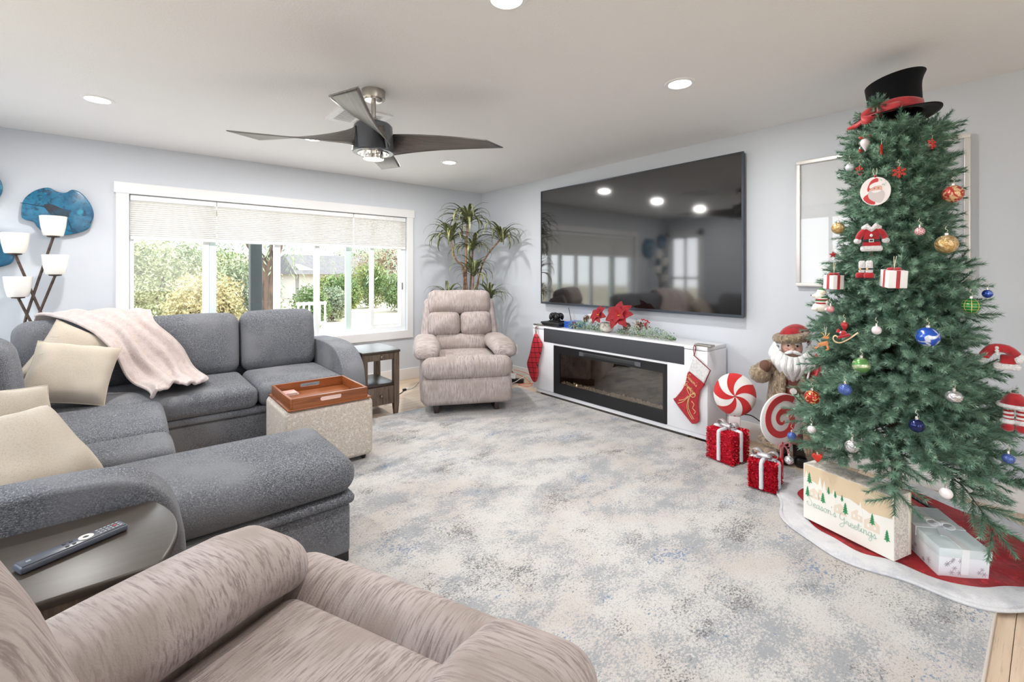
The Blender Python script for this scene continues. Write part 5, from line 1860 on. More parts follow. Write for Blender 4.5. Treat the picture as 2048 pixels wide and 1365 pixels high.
bauble('silver glitter bauble lowest toward the gift boxes', (2.66, .905, .265), .056, m_silv)
bauble('silver textured bauble above the printed gift box', (2.41, .572, .496), .07, m_silv, .95, relief=.03)
bauble('silver textured bauble with a pointed waist high above the white gift box', (2.529, .264, .755), .07, m_silv, .72, relief=.03)
bauble('shiny navy blue bauble in the middle of the lower branches', (2.454, .366, .629), .069, m_navy, .9)
bauble('blue bauble half hidden in the low outer branches', (2.623, .121, .527), .05, m_bscale)
bauble('plain white bauble hanging above the white gift box', (2.463, .28, .383), .055, mat('plain_white_gloss', srgb(236, 228, 230), .3), .95)
bauble('clear frosted bauble behind the small red snowflake', (2.706, .651, 1.77), .05, mat('frosted_clear', srgb(214, 220, 224), .2, .2))

# teardrop, drop, heart, star
def teardrop(label, p, d, m, bow):
    t = thing('teardrop_ornament', label, 'ornament', p, face_cam(p[0], p[1]), 'ornaments on the tree')
    r = d / 2
    obj('drop_body', MB().lathe([(0, -r * 1.9), (r * .35, -r * 1.2), (r * .85, -r * .3), (r, r * .3), (r * .8, r * .85), (r * .3, r * 1.1), (0, r * 1.15)], 20), m, t)
    if bow:
        for s in (-1, 1):
            obj('bow_loop', MB().ball((s * r * .6, -.004, r * 1.45), (r * .65, .004, r * .38), 12, 8), m_rib, t)
    else:
        obj('cap', MB().lathe([(r * .3, r * 1.05), (r * .3, r * 1.5), (0, r * 1.55)], 10), mat('cap_cream', srgb(224, 196, 160), .4), t)
    hang(t, r * 1.5)


teardrop('white teardrop ornament with red bow near the tree top', (2.684, .585, 1.869), .042, m_whiteb, True)
teardrop('red and cream drop above the little sled', (2.523, .628, 1.008), .03, mat('drop_red', srgb(170, 50, 52), .3, .2), False)
t = thing('heart_ornament', 'small shiny red heart ornament above the printed gift box', 'ornament', (2.45, .715, .392), face_cam(2.45, .715), 'ornaments on the tree')
hp = [(0, -.024), (.014, -.008), (.022, .006), (.018, .017), (.008, .019), (0, .011), (-.008, .019), (-.018, .017), (-.022, .006), (-.014, -.008)]
XZ = Matrix(((1, 0, 0, 0), (0, 0, 1, 0), (0, 1, 0, 0), (0, 0, 0, 1)))
obj('heart', MB().bprism(list(reversed(hp)), -.008, .008, .006, 3, M=XZ), mat('heart_red', srgb(206, 60, 44), .2, .4), t, angle=80)
obj('cap', MB().lathe([(.004, .013), (.004, .024), (0, .026)], 10), m_cap, t)
t = thing('star_ornament', 'tiny red star charm above the smaller white gift ornament', 'ornament', (2.636, .703, 1.341), face_cam(2.636, .703), 'ornaments on the tree')
st = [((.018 if k % 2 == 0 else .008) * math.sin(k * PI / 5), (.018 if k % 2 == 0 else .008) * math.cos(k * PI / 5)) for k in range(10)]
obj('star', MB().bprism(st, -.004, .004, .002, 2, M=XZ), m_red, t)
hang(t, .017)

# snowflakes
m_sf = mat('red_snowflake', srgb(206, 52, 44), .5)


def snowflake(label, p, d, turn):
    t = thing('snowflake_ornament', label, 'ornament', p, face_cam(p[0], p[1]) + turn, 'ornaments on the tree')
    r = d * .86 / 2
    for k in range(6):
        M = Rot(k * PI / 3, 'Y')
        arm = obj('snowflake_arm', MB().puff((-r * .07, -.0025, 0), (r * .07, .0025, r), .001, 1, M=M), m_sf, t)
        mb = MB()
        for z, l in ((.4, .3), (.65, .34)):
            for s in (-1, 1):
                mb.puff((-r * .055, -.0022, 0), (r * .055, .0022, r * l), .001, 1, M=M @ T(0, 0, r * z) @ Rot(s * .95, 'Y'))
        obj('barb', mb, m_sf, arm)
    hang(t, r)


snowflake('red wooden snowflake right of the round printed medallion', (2.620, .45, 1.70), .062, .15)
snowflake('red wooden snowflake on the edge above the medallion', (2.650, .6, 1.737), .052, .75)
snowflake('red wooden snowflake high on the shoulder of the tree', (2.70, .352, 1.819), .055, .9)
snowflake('red wooden snowflake seen almost edge-on below the hat', (2.640, .516, 1.818), .058, 1.42)

# round printed medallion
t = thing('medallion_ornament', 'round white medallion printed with a bearded man in red hat', 'ornament', (2.60, .53, 1.624), face_cam(2.60, .53), 'ornaments on the tree')
t.scale = (.8, .8, .95)
m_prt = {k: mat('print_' + k, srgb(*c), .5) for k, c in (('white', (238, 232, 232)), ('red', (200, 62, 66)), ('skin', (222, 176, 160)), ('grey', (206, 198, 198)), ('dark', (60, 40, 40)))}
obj('disc', MB().lathe([(.068, -.003), (.069, 0), (.068, .003)], 44, M=Rot(PI / 2, 'X')), m_prt['white'], t)


def decal(name, pts, m, lay, parent, M=None):
    P = [(p.x, p.y) for p in smooth_loop([(a, b, 0) for a, b in pts], 3)]
    Mx = XZ if M is None else M
    return obj(name, MB().prism(list(reversed(P)), -.0034 - .0004 * lay, -.003, M=Mx), m, parent, smooth=False)


decal('printed_coat', [(-.055, -.03), (-.02, -.01), (.0, -.06), (-.03, -.058)], m_prt['red'], 1, t)
decal('printed_face', [(-.02, .02), (.025, .025), (.028, -.005), (.0, -.012), (-.02, -.004)], m_prt['skin'], 1, t)
decal('printed_beard', [(-.03, .0), (-.012, .004), (.008, -.004), (.03, .004), (.042, -.02), (.025, -.055), (-.005, -.05), (-.03, -.03)], m_prt['grey'], 2, t)
decal('printed_hat', [(-.036, .014), (-.02, .05), (.008, .062), (.012, .045), (-.012, .034), (-.03, .0)], m_prt['red'], 2, t)
decal('printed_brim', [(-.024, .03), (.0, .042), (.03, .042), (.03, .026), (.0, .024), (-.024, .014)], m_prt['white'], 3, t)
for x in (-.004, .014):
    obj('printed_eye', MB().ball((x, -.0042, .014), (.003, .0006, .002), 8, 5), m_prt['dark'], t)
decal('printed_moustache', [(-.018, .0), (.004, .004), (.026, .002), (.012, -.006), (-.006, -.007)], m_prt['white'], 3, t)
obj('cord_loop', MB().tube([(0, 0, .068), (-.012, 0, .095), (-.008, 0, .11)], .0012, 5).tube([(0, 0, .068), (.008, 0, .095), (.006, 0, .11)], .0012, 5), m_string, t)
obj('red_bead', MB().ball((0, 0, .071), .007, 10, 8), m_red, t)

# little fur-trimmed coat and boots
t = thing('coat_ornament', 'red fur-trimmed miniature coat with black belt', 'ornament', (2.555, .535, 1.408), face_cam(2.555, .535), 'ornaments on the tree')
t.scale = (.74, .8, .95)
obj('coat_body', MB().bprism([(-.032, .05), (.032, .05), (.046, -.045), (-.046, -.045)][::-1], -.014, .014, .008, 3, M=XZ), m_red, t, angle=60)
for s in (-1, 1):
    sl_ = obj('sleeve', MB().tube([(s * .028, 0, .042), (s * .055, -.004, .018), (s * .066, -.006, -.004)], [.016, .017, .016], 10), m_red, t)
    obj('fur_cuff', MB().ball((s * .067, -.006, -.012), (.02, .018, .014), 12, 8), m_fur, sl_)
obj('fur_hem', MB().puff((-.054, -.022, -.062), (.054, .022, -.036), .011, 3), m_fur, t)
obj('fur_collar', MB().tube([(-.042, 0, .045), (-.02, -.012, .056), (0, -.016, .04), (.02, -.012, .056), (.042, 0, .045)], [.013, .015, .012, .015, .013], 8), m_fur, t)
bt = obj('belt', MB().puff((-.041, -.017, -.018), (.041, .017, -.006), .002, 1), m_black, t)
obj('buckle', MB().box((-.012, -.0205, -.020), (.012, -.0175, -.016)).box((-.012, -.0205, -.008), (.012, -.0175, -.004)).box((-.012, -.0205, -.016), (-.008, -.0175, -.008)).box((.008, -.0205, -.016), (.012, -.0175, -.008)), m_cap, bt, smooth=False)
obj('button', MB().ball((0, -.016, .012), .008, 10, 8), m_fur, t)
obj('link_cord', MB().tube([(0, 0, -.06), (.004, 0, -.075), (-.004, 0, -.085)], .001, 5), m_red, t)
t = thing('boots_ornament', 'pair of miniature white and red boots under the coat', 'ornament', (2.53, .55, 1.262), face_cam(2.53, .55), 'ornaments on the tree')
t.scale = (.74, .8, 1.0)
for s, y in ((-1, .008), (1, -.010)):
    bo = obj('boot', MB().puff((-.018 + s * .017, y - .013, -.012), (.018 + s * .017, y + .013, .045), .010, 3), m_fur, t)
    obj('boot_toe', MB().puff((-.030 + s * .02, y - .015, -.035), (.020 + s * .02, y + .015, -.008), .011, 3), m_red, bo)
    obj('boot_sole', MB().puff((-.031 + s * .02, y - .016, -.040), (.021 + s * .02, y + .016, -.033), .003, 1), m_black, bo)
    obj('boot_strap', MB().puff((-.019 + s * .017, y - .0145, .004), (.019 + s * .017, y + .0145, .011), .001, 1), m_black, bo)
    obj('boot_buckle', MB().box((-.016 + s * .017, y - .016, .003), (-.006 + s * .017, y - .014, .012)), m_gold, bo, smooth=False)

# little white gift ornaments
def mini_gift(label, p, w_, h, rz, tilt):
    t = thing('gift_ornament', label, 'ornament', p, face_cam(p[0], p[1]) + rz, 'ornaments on the tree')
    t.rotation_euler = (tilt, 0, face_cam(p[0], p[1]) + rz)
    k = w_ / 2
    obj('box', MB().puff((-k, -k, -h / 2), (k, k, h / 2), .002, 1), mat('gift_white', srgb(240, 238, 238), .5), t)
    r = .007
    mb = MB().box((-r, -k - .001, -h / 2 - .001), (r, k + .001, h / 2 + .001)).box((-k - .001, -r, -h / 2 - .001), (k + .001, r, h / 2 + .001))
    obj('ribbon', mb, m_rib, t, smooth=False)
    for s in (-1, 1):
        obj('bow_loop', MB().ball((s * .014, 0, h / 2 + .006), (.014, .010, .006), 10, 6), m_rib, t)
    obj('cord_loop', MB().tube([(0, 0, h / 2 + .006), (-.004, 0, h / 2 + .06)], .0012, 5).tube([(0, 0, h / 2 + .006), (.005, 0, h / 2 + .06)], .0012, 5), m_string, t)


mini_gift('white gift box ornament with red ribbon beside the boots', (2.525, .452, 1.227), .070, .074, .45, .12)
mini_gift('smaller white gift box ornament with red ribbon near the picture', (2.585, .687, 1.208), .058, .066, .75, .05)

# gingerbread deer, sled, bear
m_ging = mat('ginger_wood', srgb(206, 138, 84), .6)
t = thing('deer_ornament', 'orange wooden leaping deer ornament', 'ornament', (2.535, .712, .925), face_cam(2.535, .712), 'ornaments on the tree')
for nm, pts in (('deer_body', [(-.022, -.01), (.0, -.002), (.012, .004), (.018, -.012), (.004, -.02), (-.016, -.022)]), ('deer_head', [(.004, .012), (.018, .014), (.02, .022), (.008, .026), (-.006, .02)]),
                ('deer_leg', [(-.02, -.014), (-.014, -.02), (-.03, -.038), (-.04, -.034), (-.036, -.028), (-.028, -.03)]), ('deer_leg', [(.006, -.016), (.016, -.016), (.02, -.036), (.008, -.042), (.006, -.036), (.012, -.034)])):
    obj(nm, MB().bprism([(p.x, p.y) for p in smooth_loop([(a, b, 0) for a, b in pts], 3)][::-1], -.004, .004, .0015, 2, M=XZ), m_ging, t)
for s in (-1, 1):
    obj('antler', MB().tube([(.006 + s * .004, 0, .024), (.008 + s * .010, 0, .034), (.006 + s * .016, 0, .042)], .002, 5), mat('antler_tan', srgb(222, 186, 110), .6), t)
obj('cord_loop', MB().tube([(.006, 0, .025), (.003, 0, .07)], .0012, 5).tube([(.006, 0, .025), (.011, 0, .07)], .0012, 5), m_string, t)
t = thing('sled_ornament', 'tiny red sled ornament with pale runners', 'ornament', (2.497, .622, .957), face_cam(2.497, .622), 'ornaments on the tree')
m_run = mat('pale_wood', srgb(222, 196, 156), .6)
for y in (-.012, .012):
    obj('runner', MB().tube(smooth_path([(.05, y, .026), (.02, y, -.002), (-.012, y, -.024), (-.034, y, -.022), (-.042, y, -.006), (-.034, y, .006), (-.024, y, .0)], 5), .0022, 6), m_run, t)
obj('sled_seat', MB().puff((-.026, -.014, .0), (.024, .014, .012), .004, 2, M=Rot(-.35, 'Y')), m_red, t)
obj('rider', MB().ball((-.004, 0, .018), (.014, .011, .013), 12, 8), m_red, t)
obj('rider_trim', MB().ball((-.014, 0, .022), (.008, .009, .006), 10, 6), m_fur, t)
obj('rider_cap', MB().lathe([(.009, .0), (.007, .010), (0, .018)], 12, M=T(-.022, 0, .022)), m_red, t)
t = thing('bear_ornament', 'white bear ornament with striped hat and scarf', 'ornament', (2.61, .742, 1.112), face_cam(2.61, .742), 'ornaments on the tree')
m_bear = mat('bear_white', srgb(236, 230, 220), .6)
m_scf = lattice_mat('striped_knit', (230, 220, 200), (60, 120, 70), 0.01, 8, .3, 0, .8, 0)
obj('bear_body', MB().ball((-.004, 0, -.028), (.036, .022, .024), 16, 10), m_bear, t)
obj('bear_head', MB().ball((-.012, -.006, .026), (.022, .018, .018), 16, 10), m_bear, t)
obj('snout', MB().ball((-.032, -.010, .026), (.012, .010, .008), 10, 8), m_bear, t)
obj('nose', MB().ball((-.044, -.011, .029), .003, 8, 6), m_black, t)
for x in (-.03, .022):
    obj('paw', MB().ball((x, -.012, -.038), (.014, .013, .010), 10, 8), m_bear, t)
for k in range(6):
    obj('scarf_stripe', MB().lathe([(.024, 0), (.025, .004), (.024, .008)], 20, M=T(-.002, 0, -.012 + k * .0055) @ Matrix.Diagonal((1, .85, 1, 1))), (m_red, m_bear, mat('scarf_green', srgb(52, 112, 62), .8))[k % 3], t)
obj('knit_hat', MB().lathe([(.020, 0), (.021, .008), (.016, .020), (.006, .028), (0, .030)], 20, M=T(-.002, 0, .036)), m_scf, t)
obj('pompom', MB().ball((.018, -.006, -.004), .010, 10, 8), m_bear, t)

# costume parts at the outer edge
t = thing('hat_ornament', 'red velvet miniature suit with white fur at the outer branches', 'ornament', (2.735, .15, .906), face_cam(2.735, .15), 'ornaments on the tree')
obj('red_sleeve', MB().tube(smooth_path([(-.045, 0, .0), (-.02, -.01, .035), (.02, -.01, .035), (.045, 0, .01)], 4), .018, 10), m_red, t)
obj('white_cuff', MB().ball((.052, 0, .0), (.02, .02, .022), 12, 8), m_fur, t)
obj('white_cuff', MB().ball((-.056, 0, -.012), (.018, .018, .018), 12, 8), m_fur, t)
obj('white_hem', MB().puff((-.02, -.02, -.05), (.06, .02, -.022), .014, 3), m_fur, t)
obj('red_panel', MB().puff((.0, -.016, -.026), (.045, .016, .012), .008, 2), m_red, t)
for z in (.04, .028, .016):
    obj('bead', MB().ball((-.008, -.026, z), .007, 8, 6), m_fur, t)
t = thing('stocking_legs_ornament', 'miniature red skirt with striped legs and red boots', 'ornament', (2.735, .108, .715), face_cam(2.735, .108), 'ornaments on the tree')
obj('red_skirt', MB().lathe([(.045, .0), (.034, .03), (.016, .05), (0, .052)], 20), m_red, t)
obj('fur_hem', MB().lathe([(.05, -.006), (.056, .0), (.05, .010), (.03, .004)], 20), m_fur, t)
m_strp = lattice_mat('striped_leg', (240, 236, 236), (200, 40, 50), .01, 1, .01)
for s in (-1, 1):
    for k in range(6):
        obj('striped_leg', MB().lathe([(.016, 0), (.016, .0085)], 14, M=T(s * .018, 0, -.008 - .0085 * (k + 1))), (m_fur, m_red)[k % 2], t)
    obj('fur_top', MB().ball((s * .02, -.002, -.066), (.024, .022, .014), 12, 8), m_fur, t)
    obj('red_boot', MB().ball((s * .02, -.006, -.088), (.021, .026, .018), 12, 8), m_red, t)
obj('hanger_clip', MB().tube([(-.012, 0, .05), (-.012, 0, .066), (.012, 0, .066), (.012, 0, .05)], .002, 5), m_cap, t)

# ================================================================ GIFTS ON THE FLOOR
m_tin = mat('red_tinsel', srgb(214, 30, 54), .3, .55)
m_tin2 = mat('red_foil', srgb(214, 30, 54), .4, .4)
m_chen = mat('silver_chenille', srgb(226, 228, 232), .6, sheen=.3)
m_srib = mat('silver_ribbon', srgb(206, 206, 210), .3, .5)


def tinsel_gift(label, x, y, rz, wx, wy, h, seed):
    t = thing('tinsel_gift_box', label, 'gift box', (x, y, 0 if x + wx / 2 > RX1 + .1 else RH), rz, 'red tinsel gift boxes')
    hx, hy = wx / 2, wy / 2
    obj('box_core', MB().puff((-hx + .008, -hy + .008, 0), (hx - .008, hy - .008, h - .008), .012, 2), m_tin2, t)
    r2 = random.Random(seed)
    mb = MB()
    for f in range(5):
        n = 1500 if f < 4 else 1100
        for _ in range(n):
            a, b = r2.uniform(-1, 1), r2.random()
            if f < 2:
                p = Vector((a * hx, (-1, 1)[f] * (hy - .006), b * h))
                nn = Vector((0, (-1, 1)[f], 0))
            elif f < 4:
                p = Vector(((-1, 1)[f - 2] * (hx - .006), a * hy, b * h))
                nn = Vector(((-1, 1)[f - 2], 0, 0))
            else:
                p = Vector((a * hx, (2 * b - 1) * hy, h - .006))
                nn = Vector((0, 0, 1))
            d = (nn * .6 + Vector((r2.uniform(-1, 1), r2.uniform(-1, 1), r2.uniform(-1, 1)))).normalized()
            s = r2.uniform(.006, .013)
            p.z = max(p.z, .014)
            e = d.orthogonal().normalized() * .0016
            mb.add([p - e, p + e, p + d * s + e, p + d * s - e], [(0, 1, 2, 3)])
    obj('tinsel', mb, m_tin, t, smooth=False, kind='stuff')
    for axis in (0, 1):
        mb = MB()
        hh = hy if axis == 0 else hx
        path = [(0, -hh, .018), (0, -hh, h * .5), (0, -hh, h - .015), (0, -hh + .015, h), (0, 0, h + .002), (0, hh - .015, h), (0, hh, h - .015), (0, hh, h * .5), (0, hh, .018)]
        P = smooth_path(path, 5)
        if axis:
            P = [Vector((p.y, p.x, p.z)) for p in P]
        mb.tube(P, .015, 8, flat=.75)
        for k in range(900):
            q = r2.random() * (len(P) - 1)
            i = int(q)
            c = P[i].lerp(P[min(i + 1, len(P) - 1)], q - i)
            d = Vector((r2.uniform(-1, 1), r2.uniform(-1, 1), r2.uniform(-1, 1))).normalized()
            e = d.orthogonal().normalized() * .0009
            mb.add([c - e, c + e, c + d * .017], [(0, 1, 2)])
        obj('chenille_ribbon', mb, m_chen, t, smooth=False)
    for k, (sx, sy, sz) in enumerate(((-1, 0, 1), (1, 0, 1), (0, -.2, .55))):
        mb = MB()
        wd = .018

        def loop(u, v):
            a = 2 * PI * u
            if k == 2:
                return ((v - .5) * .07, -.012 + .02 * math.cos(a), h + .022 + .014 * math.sin(a))
            r = .055
            return (sx * (.012 + r * .5 * (1 - math.cos(a))), (v - .5) * 2 * wd, h + .018 + .024 * math.sin(a) * (.4 + .6 * math.sin(a / 2)) + .012)
        mb.grid(loop, 20, 3, closed_u=True)
        obj('bow_loop', mb, m_srib, t, solid=.0012)
    return t


tinsel_gift('larger red tinsel gift box under the peppermint lollipop', 3.045, 1.405, math.radians(-98), .185, .195, .205, 1)
tinsel_gift('smaller red tinsel gift box beside the tree skirt', 2.812, 1.082, math.radians(-84), .14, .145, .165, 2)

# printed box
t = thing('printed_gift_box', "cream box printed with a winter village and Season's Greetings", 'gift box', (2.575, .608, .036), math.radians(-106.3))
m_card = mat('cream_card', srgb(240, 236, 228), .6)
m_tan = mat('tan_print', srgb(222, 200, 168), .6)
m_tan2 = mat('beige_print', srgb(230, 214, 196), .6)
m_grn = mat('green_print', srgb(52, 142, 92), .6)
m_mint = mat('mint_script', srgb(164, 196, 181), .6)


def side_print(nt, co):
    n = nt.nodes.new('ShaderNodeTexNoise')
    n.inputs['Scale'].default_value = 45
    n.inputs['Distortion'].default_value = 2.5
    nt.links.new(co, n.inputs['Vector'])
    mr = nt.nodes.new('ShaderNodeMapRange')
    mr.inputs['From Min'].default_value = .47
    mr.inputs['From Max'].default_value = .56
    nt.links.new(n.outputs['Fac'], mr.inputs['Value'])
    return mix_node(nt, mr.outputs[0], srgb(226, 218, 208), srgb(196, 186, 178))


BW, BD, BH = .1925, .06, .268
m_sidep = pattern_mat('frond_print', .6, side_print)
obj('box_body', MB().box((-BW, -BD, 0), (BW, BD, BH)), m_card, t, smooth=False)
obj('side_sheet', MB().box((BW, -BD + .004, .002), (BW + .0008, BD - .014, BH - .002)).box((-BW + .02, -BD + .008, BH), (BW - .02, BD, BH + .0008)), m_sidep, t, smooth=False)
obj('back_edge', MB().box((-BW, BD, 0), (BW + .001, BD + .008, BH)), m_tan, t, smooth=False)
FM = Matrix(((1, 0, 0, 0), (0, 0, 1, -BD), (0, 1, 0, 0), (0, 0, 0, 1)))


def fprint(name, poly, m, lay):
    return obj(name, MB().prism(poly[::-1], -.0006 * lay, 0.0, M=FM), m, t, smooth=False)


fprint('printed_sky', [(-BW + .004, .20), (-.14, .195), (-.06, .175), (.02, .185), (.10, .16), (BW - .004, .175), (BW - .004, BH - .001), (-BW + .004, BH - .001)], m_tan, 1)
for x, z, w_, h in ((-.14, .115, .05, .05), (-.105, .12, .03, .07), (-.02, .095, .055, .05), (.05, .10, .045, .05), (.11, .085, .06, .06)):
    hs = fprint('printed_house', [(x - w_ / 2, z), (x + w_ / 2, z), (x + w_ / 2, z + h * .6), (x, z + h), (x - w_ / 2, z + h * .6)], m_tan2, 1)
    for k in (-1, 1):
        obj('printed_window', MB().prism([(x + k * w_ * .22 - .004, z + .012), (x + k * w_ * .22 - .004, z + .024), (x + k * w_ * .22 + .004, z + .024), (x + k * w_ * .22 + .004, z + .012)], -.0014, 0, M=FM), m_card, hs, smooth=False)
for x, z in ((-.178, .205), (-.112, .20), (-.092, .19), (-.05, .165), (.065, .16)):
    fprint('printed_white_tree', [(x - .012, z - .03), (x + .012, z - .03), (x, z + .035)], m_card, 2)
for x, z, h in ((-.163, .185, .05), (-.172, .118, .045), (-.098, .118, .045), (-.072, .172, .03), (-.042, .168, .026), (.002, .112, .048), (-.012, .165, .024), (.112, .118, .045), (.168, .075, .045)):
    mb = MB()
    for k in range(4):
        zz = z + h * k * .22
        ww = h * .26 * (1 - .2 * k)
        mb.prism([(x - ww, zz), (x, zz + h * .34), (x + ww, zz)], -.0018, 0, M=FM)
    mb.prism([(x - .002, z - .006), (x - .002, z), (x + .002, z), (x + .002, z - .006)], -.0018, 0, M=FM)
    obj('printed_green_tree', mb, m_grn, t, smooth=False)
LM = FM @ T(-.172, .072, -.0012)
mb, w1 = lettering("Season's", .0195, LM, .0009)
obj('script_lettering', mb, m_mint, t)
mb, w2_ = lettering('Greetings', .0195, FM @ T(-.172 + w1 + .012, .058, -.0012), .0009)
obj('script_lettering', mb, m_mint, t)

# white gift box with bow
t = thing('white_gift_box', 'pale white lidded gift box with satin bow and grey snowflakes', 'gift box', (2.685, .335, .030), math.radians(-50))
TB = Rot(math.radians(5), 'X')
m_pale = mat('pearl_box', srgb(232, 234, 238), .4)
m_lid = mat('mint_white_lid', srgb(218, 228, 230), .35)
m_sfg = mat('grey_flake_print', srgb(184, 176, 184), .5)
obj('box_body', MB().puff((-.088, -.145, 0), (.088, .145, .098), .002, 1, M=TB), m_pale, t)
obj('lid', MB().puff((-.092, -.149, .088), (.092, .149, .125), .002, 1, M=TB), m_lid, t)
m_satin = mat('white_satin', srgb(240, 242, 244), .3)
obj('ribbon_band', MB().box((-.013, -.1505, .02), (.013, .1505, .1262), TB).box((-.0935, -.013, .087), (.0935, .013, .1264), TB), m_satin, t, smooth=False)
for s in (-1, 1):
    def lp(u, v):
        a = 2 * PI * u
        return (s * (.006 + .032 * (1 - math.cos(a)) / 2 * 1.1), (v - .5) * .028 - s * .01 * (1 - math.cos(a)), .1275 + .014 + .013 * math.sin(a))
    obj('bow_loop', MB().grid(lp, 18, 3, M=TB, closed_u=True), m_satin, t, solid=.001)
    obj('bow_tail', MB().box((-.01, min(.005 * s, .075 * s), .127), (.01, max(.005 * s, .075 * s), .1282), TB @ Rot(.35 * s, 'Z')), m_satin, t, smooth=False)
obj('bow_knot', MB().ball((0, 0, .139), (.009, .012, .009), 12, 8, M=TB), m_satin, t)
r2 = random.Random(8)
for k in range(26):
    side = k % 2
    u, z, s = r2.uniform(-.8, .8), r2.uniform(.012, .08), r2.uniform(.007, .013)
    if side == 0:
        F = TB @ T(u * .088, -.1455, z) @ Rot(PI / 2, 'X')
    else:
        F = TB @ T(-.0885, u * .145, z) @ Rot(-PI / 2, 'Y')
    mb = MB()
    for q in range(3):
        mb.box((-s, -.0011, 0), (s, .0011, .0006), F @ Rot(q * PI / 3, 'Z'))
    obj('printed_snowflake', mb, m_sfg, t, smooth=False)

# ================================================================ LOLLIPOPS
m_fred = mat('red_felt', srgb(206, 44, 46), .9, sheen=.3)
m_fwht = mat('white_felt', srgb(240, 238, 236), .9, sheen=.3)
t = thing('peppermint_lollipop', 'big red and white peppermint swirl on a stick behind the gift box', 'lollipop', (3.275, 1.462, 0), face_cam(3.275, 1.462) + .05)
t.scale = (.9, 1, 1)
obj('stick', MB().tube([(0, 0, 0), (0, 0, .28)], .009, 10), m_fred, t)
obj('base_block', MB().puff((-.04, -.02, 0), (.04, .02, .24), .005, 2), mat('pale_base', srgb(222, 214, 214), .6), t)
CZ, RR = .391, .152
for k in range(10):
    def wedge(sg):
        def f(u, v):
            r = RR * (.03 + .97 * v)
            a = (k + u) * PI / 5 + .75 * (r / RR) ** 1.3 + .25
            th = .006 + .042 * math.sqrt(max(0, 1 - (r / RR) ** 2))
            return (r * math.sin(a), -sg * th if v < 1 else 0.0, CZ + r * math.cos(a))
        return f
    mb = MB().grid(wedge(1), 5, 8)
    mb.grid(wedge(-1), 5, 8)
    w_ = obj('felt_wedge', mb, (m_fred, m_fwht)[k % 2], t, angle=80)
    P = []
    for i in range(12):
        r = RR * (.05 + .93 * i / 11)
        a = k * PI / 5 + .75 * (r / RR) ** 1.3 + .25
        P.append((r * math.sin(a), -(.007 + .042 * math.sqrt(max(0, 1 - (r / RR) ** 2))), CZ + r * math.cos(a)))
    obj('stitching', MB().tube(P, .0012, 5), m_fred, w_)
cable('black cord running from the peppermint lollipop along the wall', [(3.33, 1.42, .25), (3.38, 1.38, .235), (3.44, 1.30, .16), (3.50, 1.24, .12), (3.53, 1.18, .11)], m_black, .004)

t = thing('spiral_lollipop', 'flat red and white spiral lollipop with a pink bow', 'lollipop', (2.985, 1.055, RH), face_cam(2.985, 1.055) + .8)
LZ, LR = .365, .155
obj('stick', MB().tube([(0, .0, 0), (0, 0, LZ - LR + .02)], .009, 10), m_fred, t)
obj('white_disc', MB().lathe([(0, -.007), (LR - .004, -.007), (LR, -.004), (LR, .004), (LR - .004, .007), (0, .007)], 56, M=T(0, 0, LZ) @ Rot(PI / 2, 'X')), m_fwht, t)


def spiral(a):
    return LR * (.12 + .88 * a / (2 * PI * 1.75))


out_, in_ = [], []
NSP = 70
for i in range(NSP + 1):
    a = 2 * PI * 1.75 * i / NSP
    r = spiral(a)
    wd = .010 + .030 * min(1, i / 30) * (1 if i < NSP - 4 else .9)
    ph = a + 2.2
    out_.append((r * math.sin(ph), r * math.cos(ph)))
    in_.append((max(.0, r - wd) * math.sin(ph), max(0, r - wd) * math.cos(ph)))
for y0_, y1_ in ((-.0105, -.006), (.006, .0105)):
    mb = MB()
    vs, fs = [], []
    for a, b in zip(out_, in_):
        vs += [(a[0], y0_, LZ + a[1]), (b[0], y0_, LZ + b[1]), (b[0], y1_, LZ + b[1]), (a[0], y1_, LZ + a[1])]
    for i in range(NSP):
        for j in range(4):
            fs.append((4 * i + j, 4 * i + (j + 1) % 4, 4 * i + 4 + (j + 1) % 4, 4 * i + 4 + j))
    mb.add(vs, fs)
    obj('red_spiral', mb, m_fred, t, angle=50)
m_pink = mat('pink_ribbon', srgb(226, 146, 150), .5)
for pts in ([(0, -.014, .215), (-.02, -.018, .19), (-.03, -.02, .12), (-.015, -.02, .03)], [(0, -.014, .215), (.025, -.018, .185), (.035, -.02, .14), (.05, -.02, .10)], [(0, -.014, .215), (-.03, -.02, .225), (-.035, -.02, .20), (0, -.016, .21)], [(0, -.014, .215), (.03, -.02, .23), (.036, -.02, .205), (0, -.016, .21)]):
    P = smooth_path(pts, 5)
    vs, fs = [], []
    for p in P:
        vs += [p + Vector((-.008, 0, .002)), p + Vector((.008, 0, -.002))]
    for i in range(len(P) - 1):
        fs.append((2 * i, 2 * i + 1, 2 * i + 3, 2 * i + 2))
    obj('bow_ribbon', MB().add(vs, fs), m_pink, t, solid=.001)

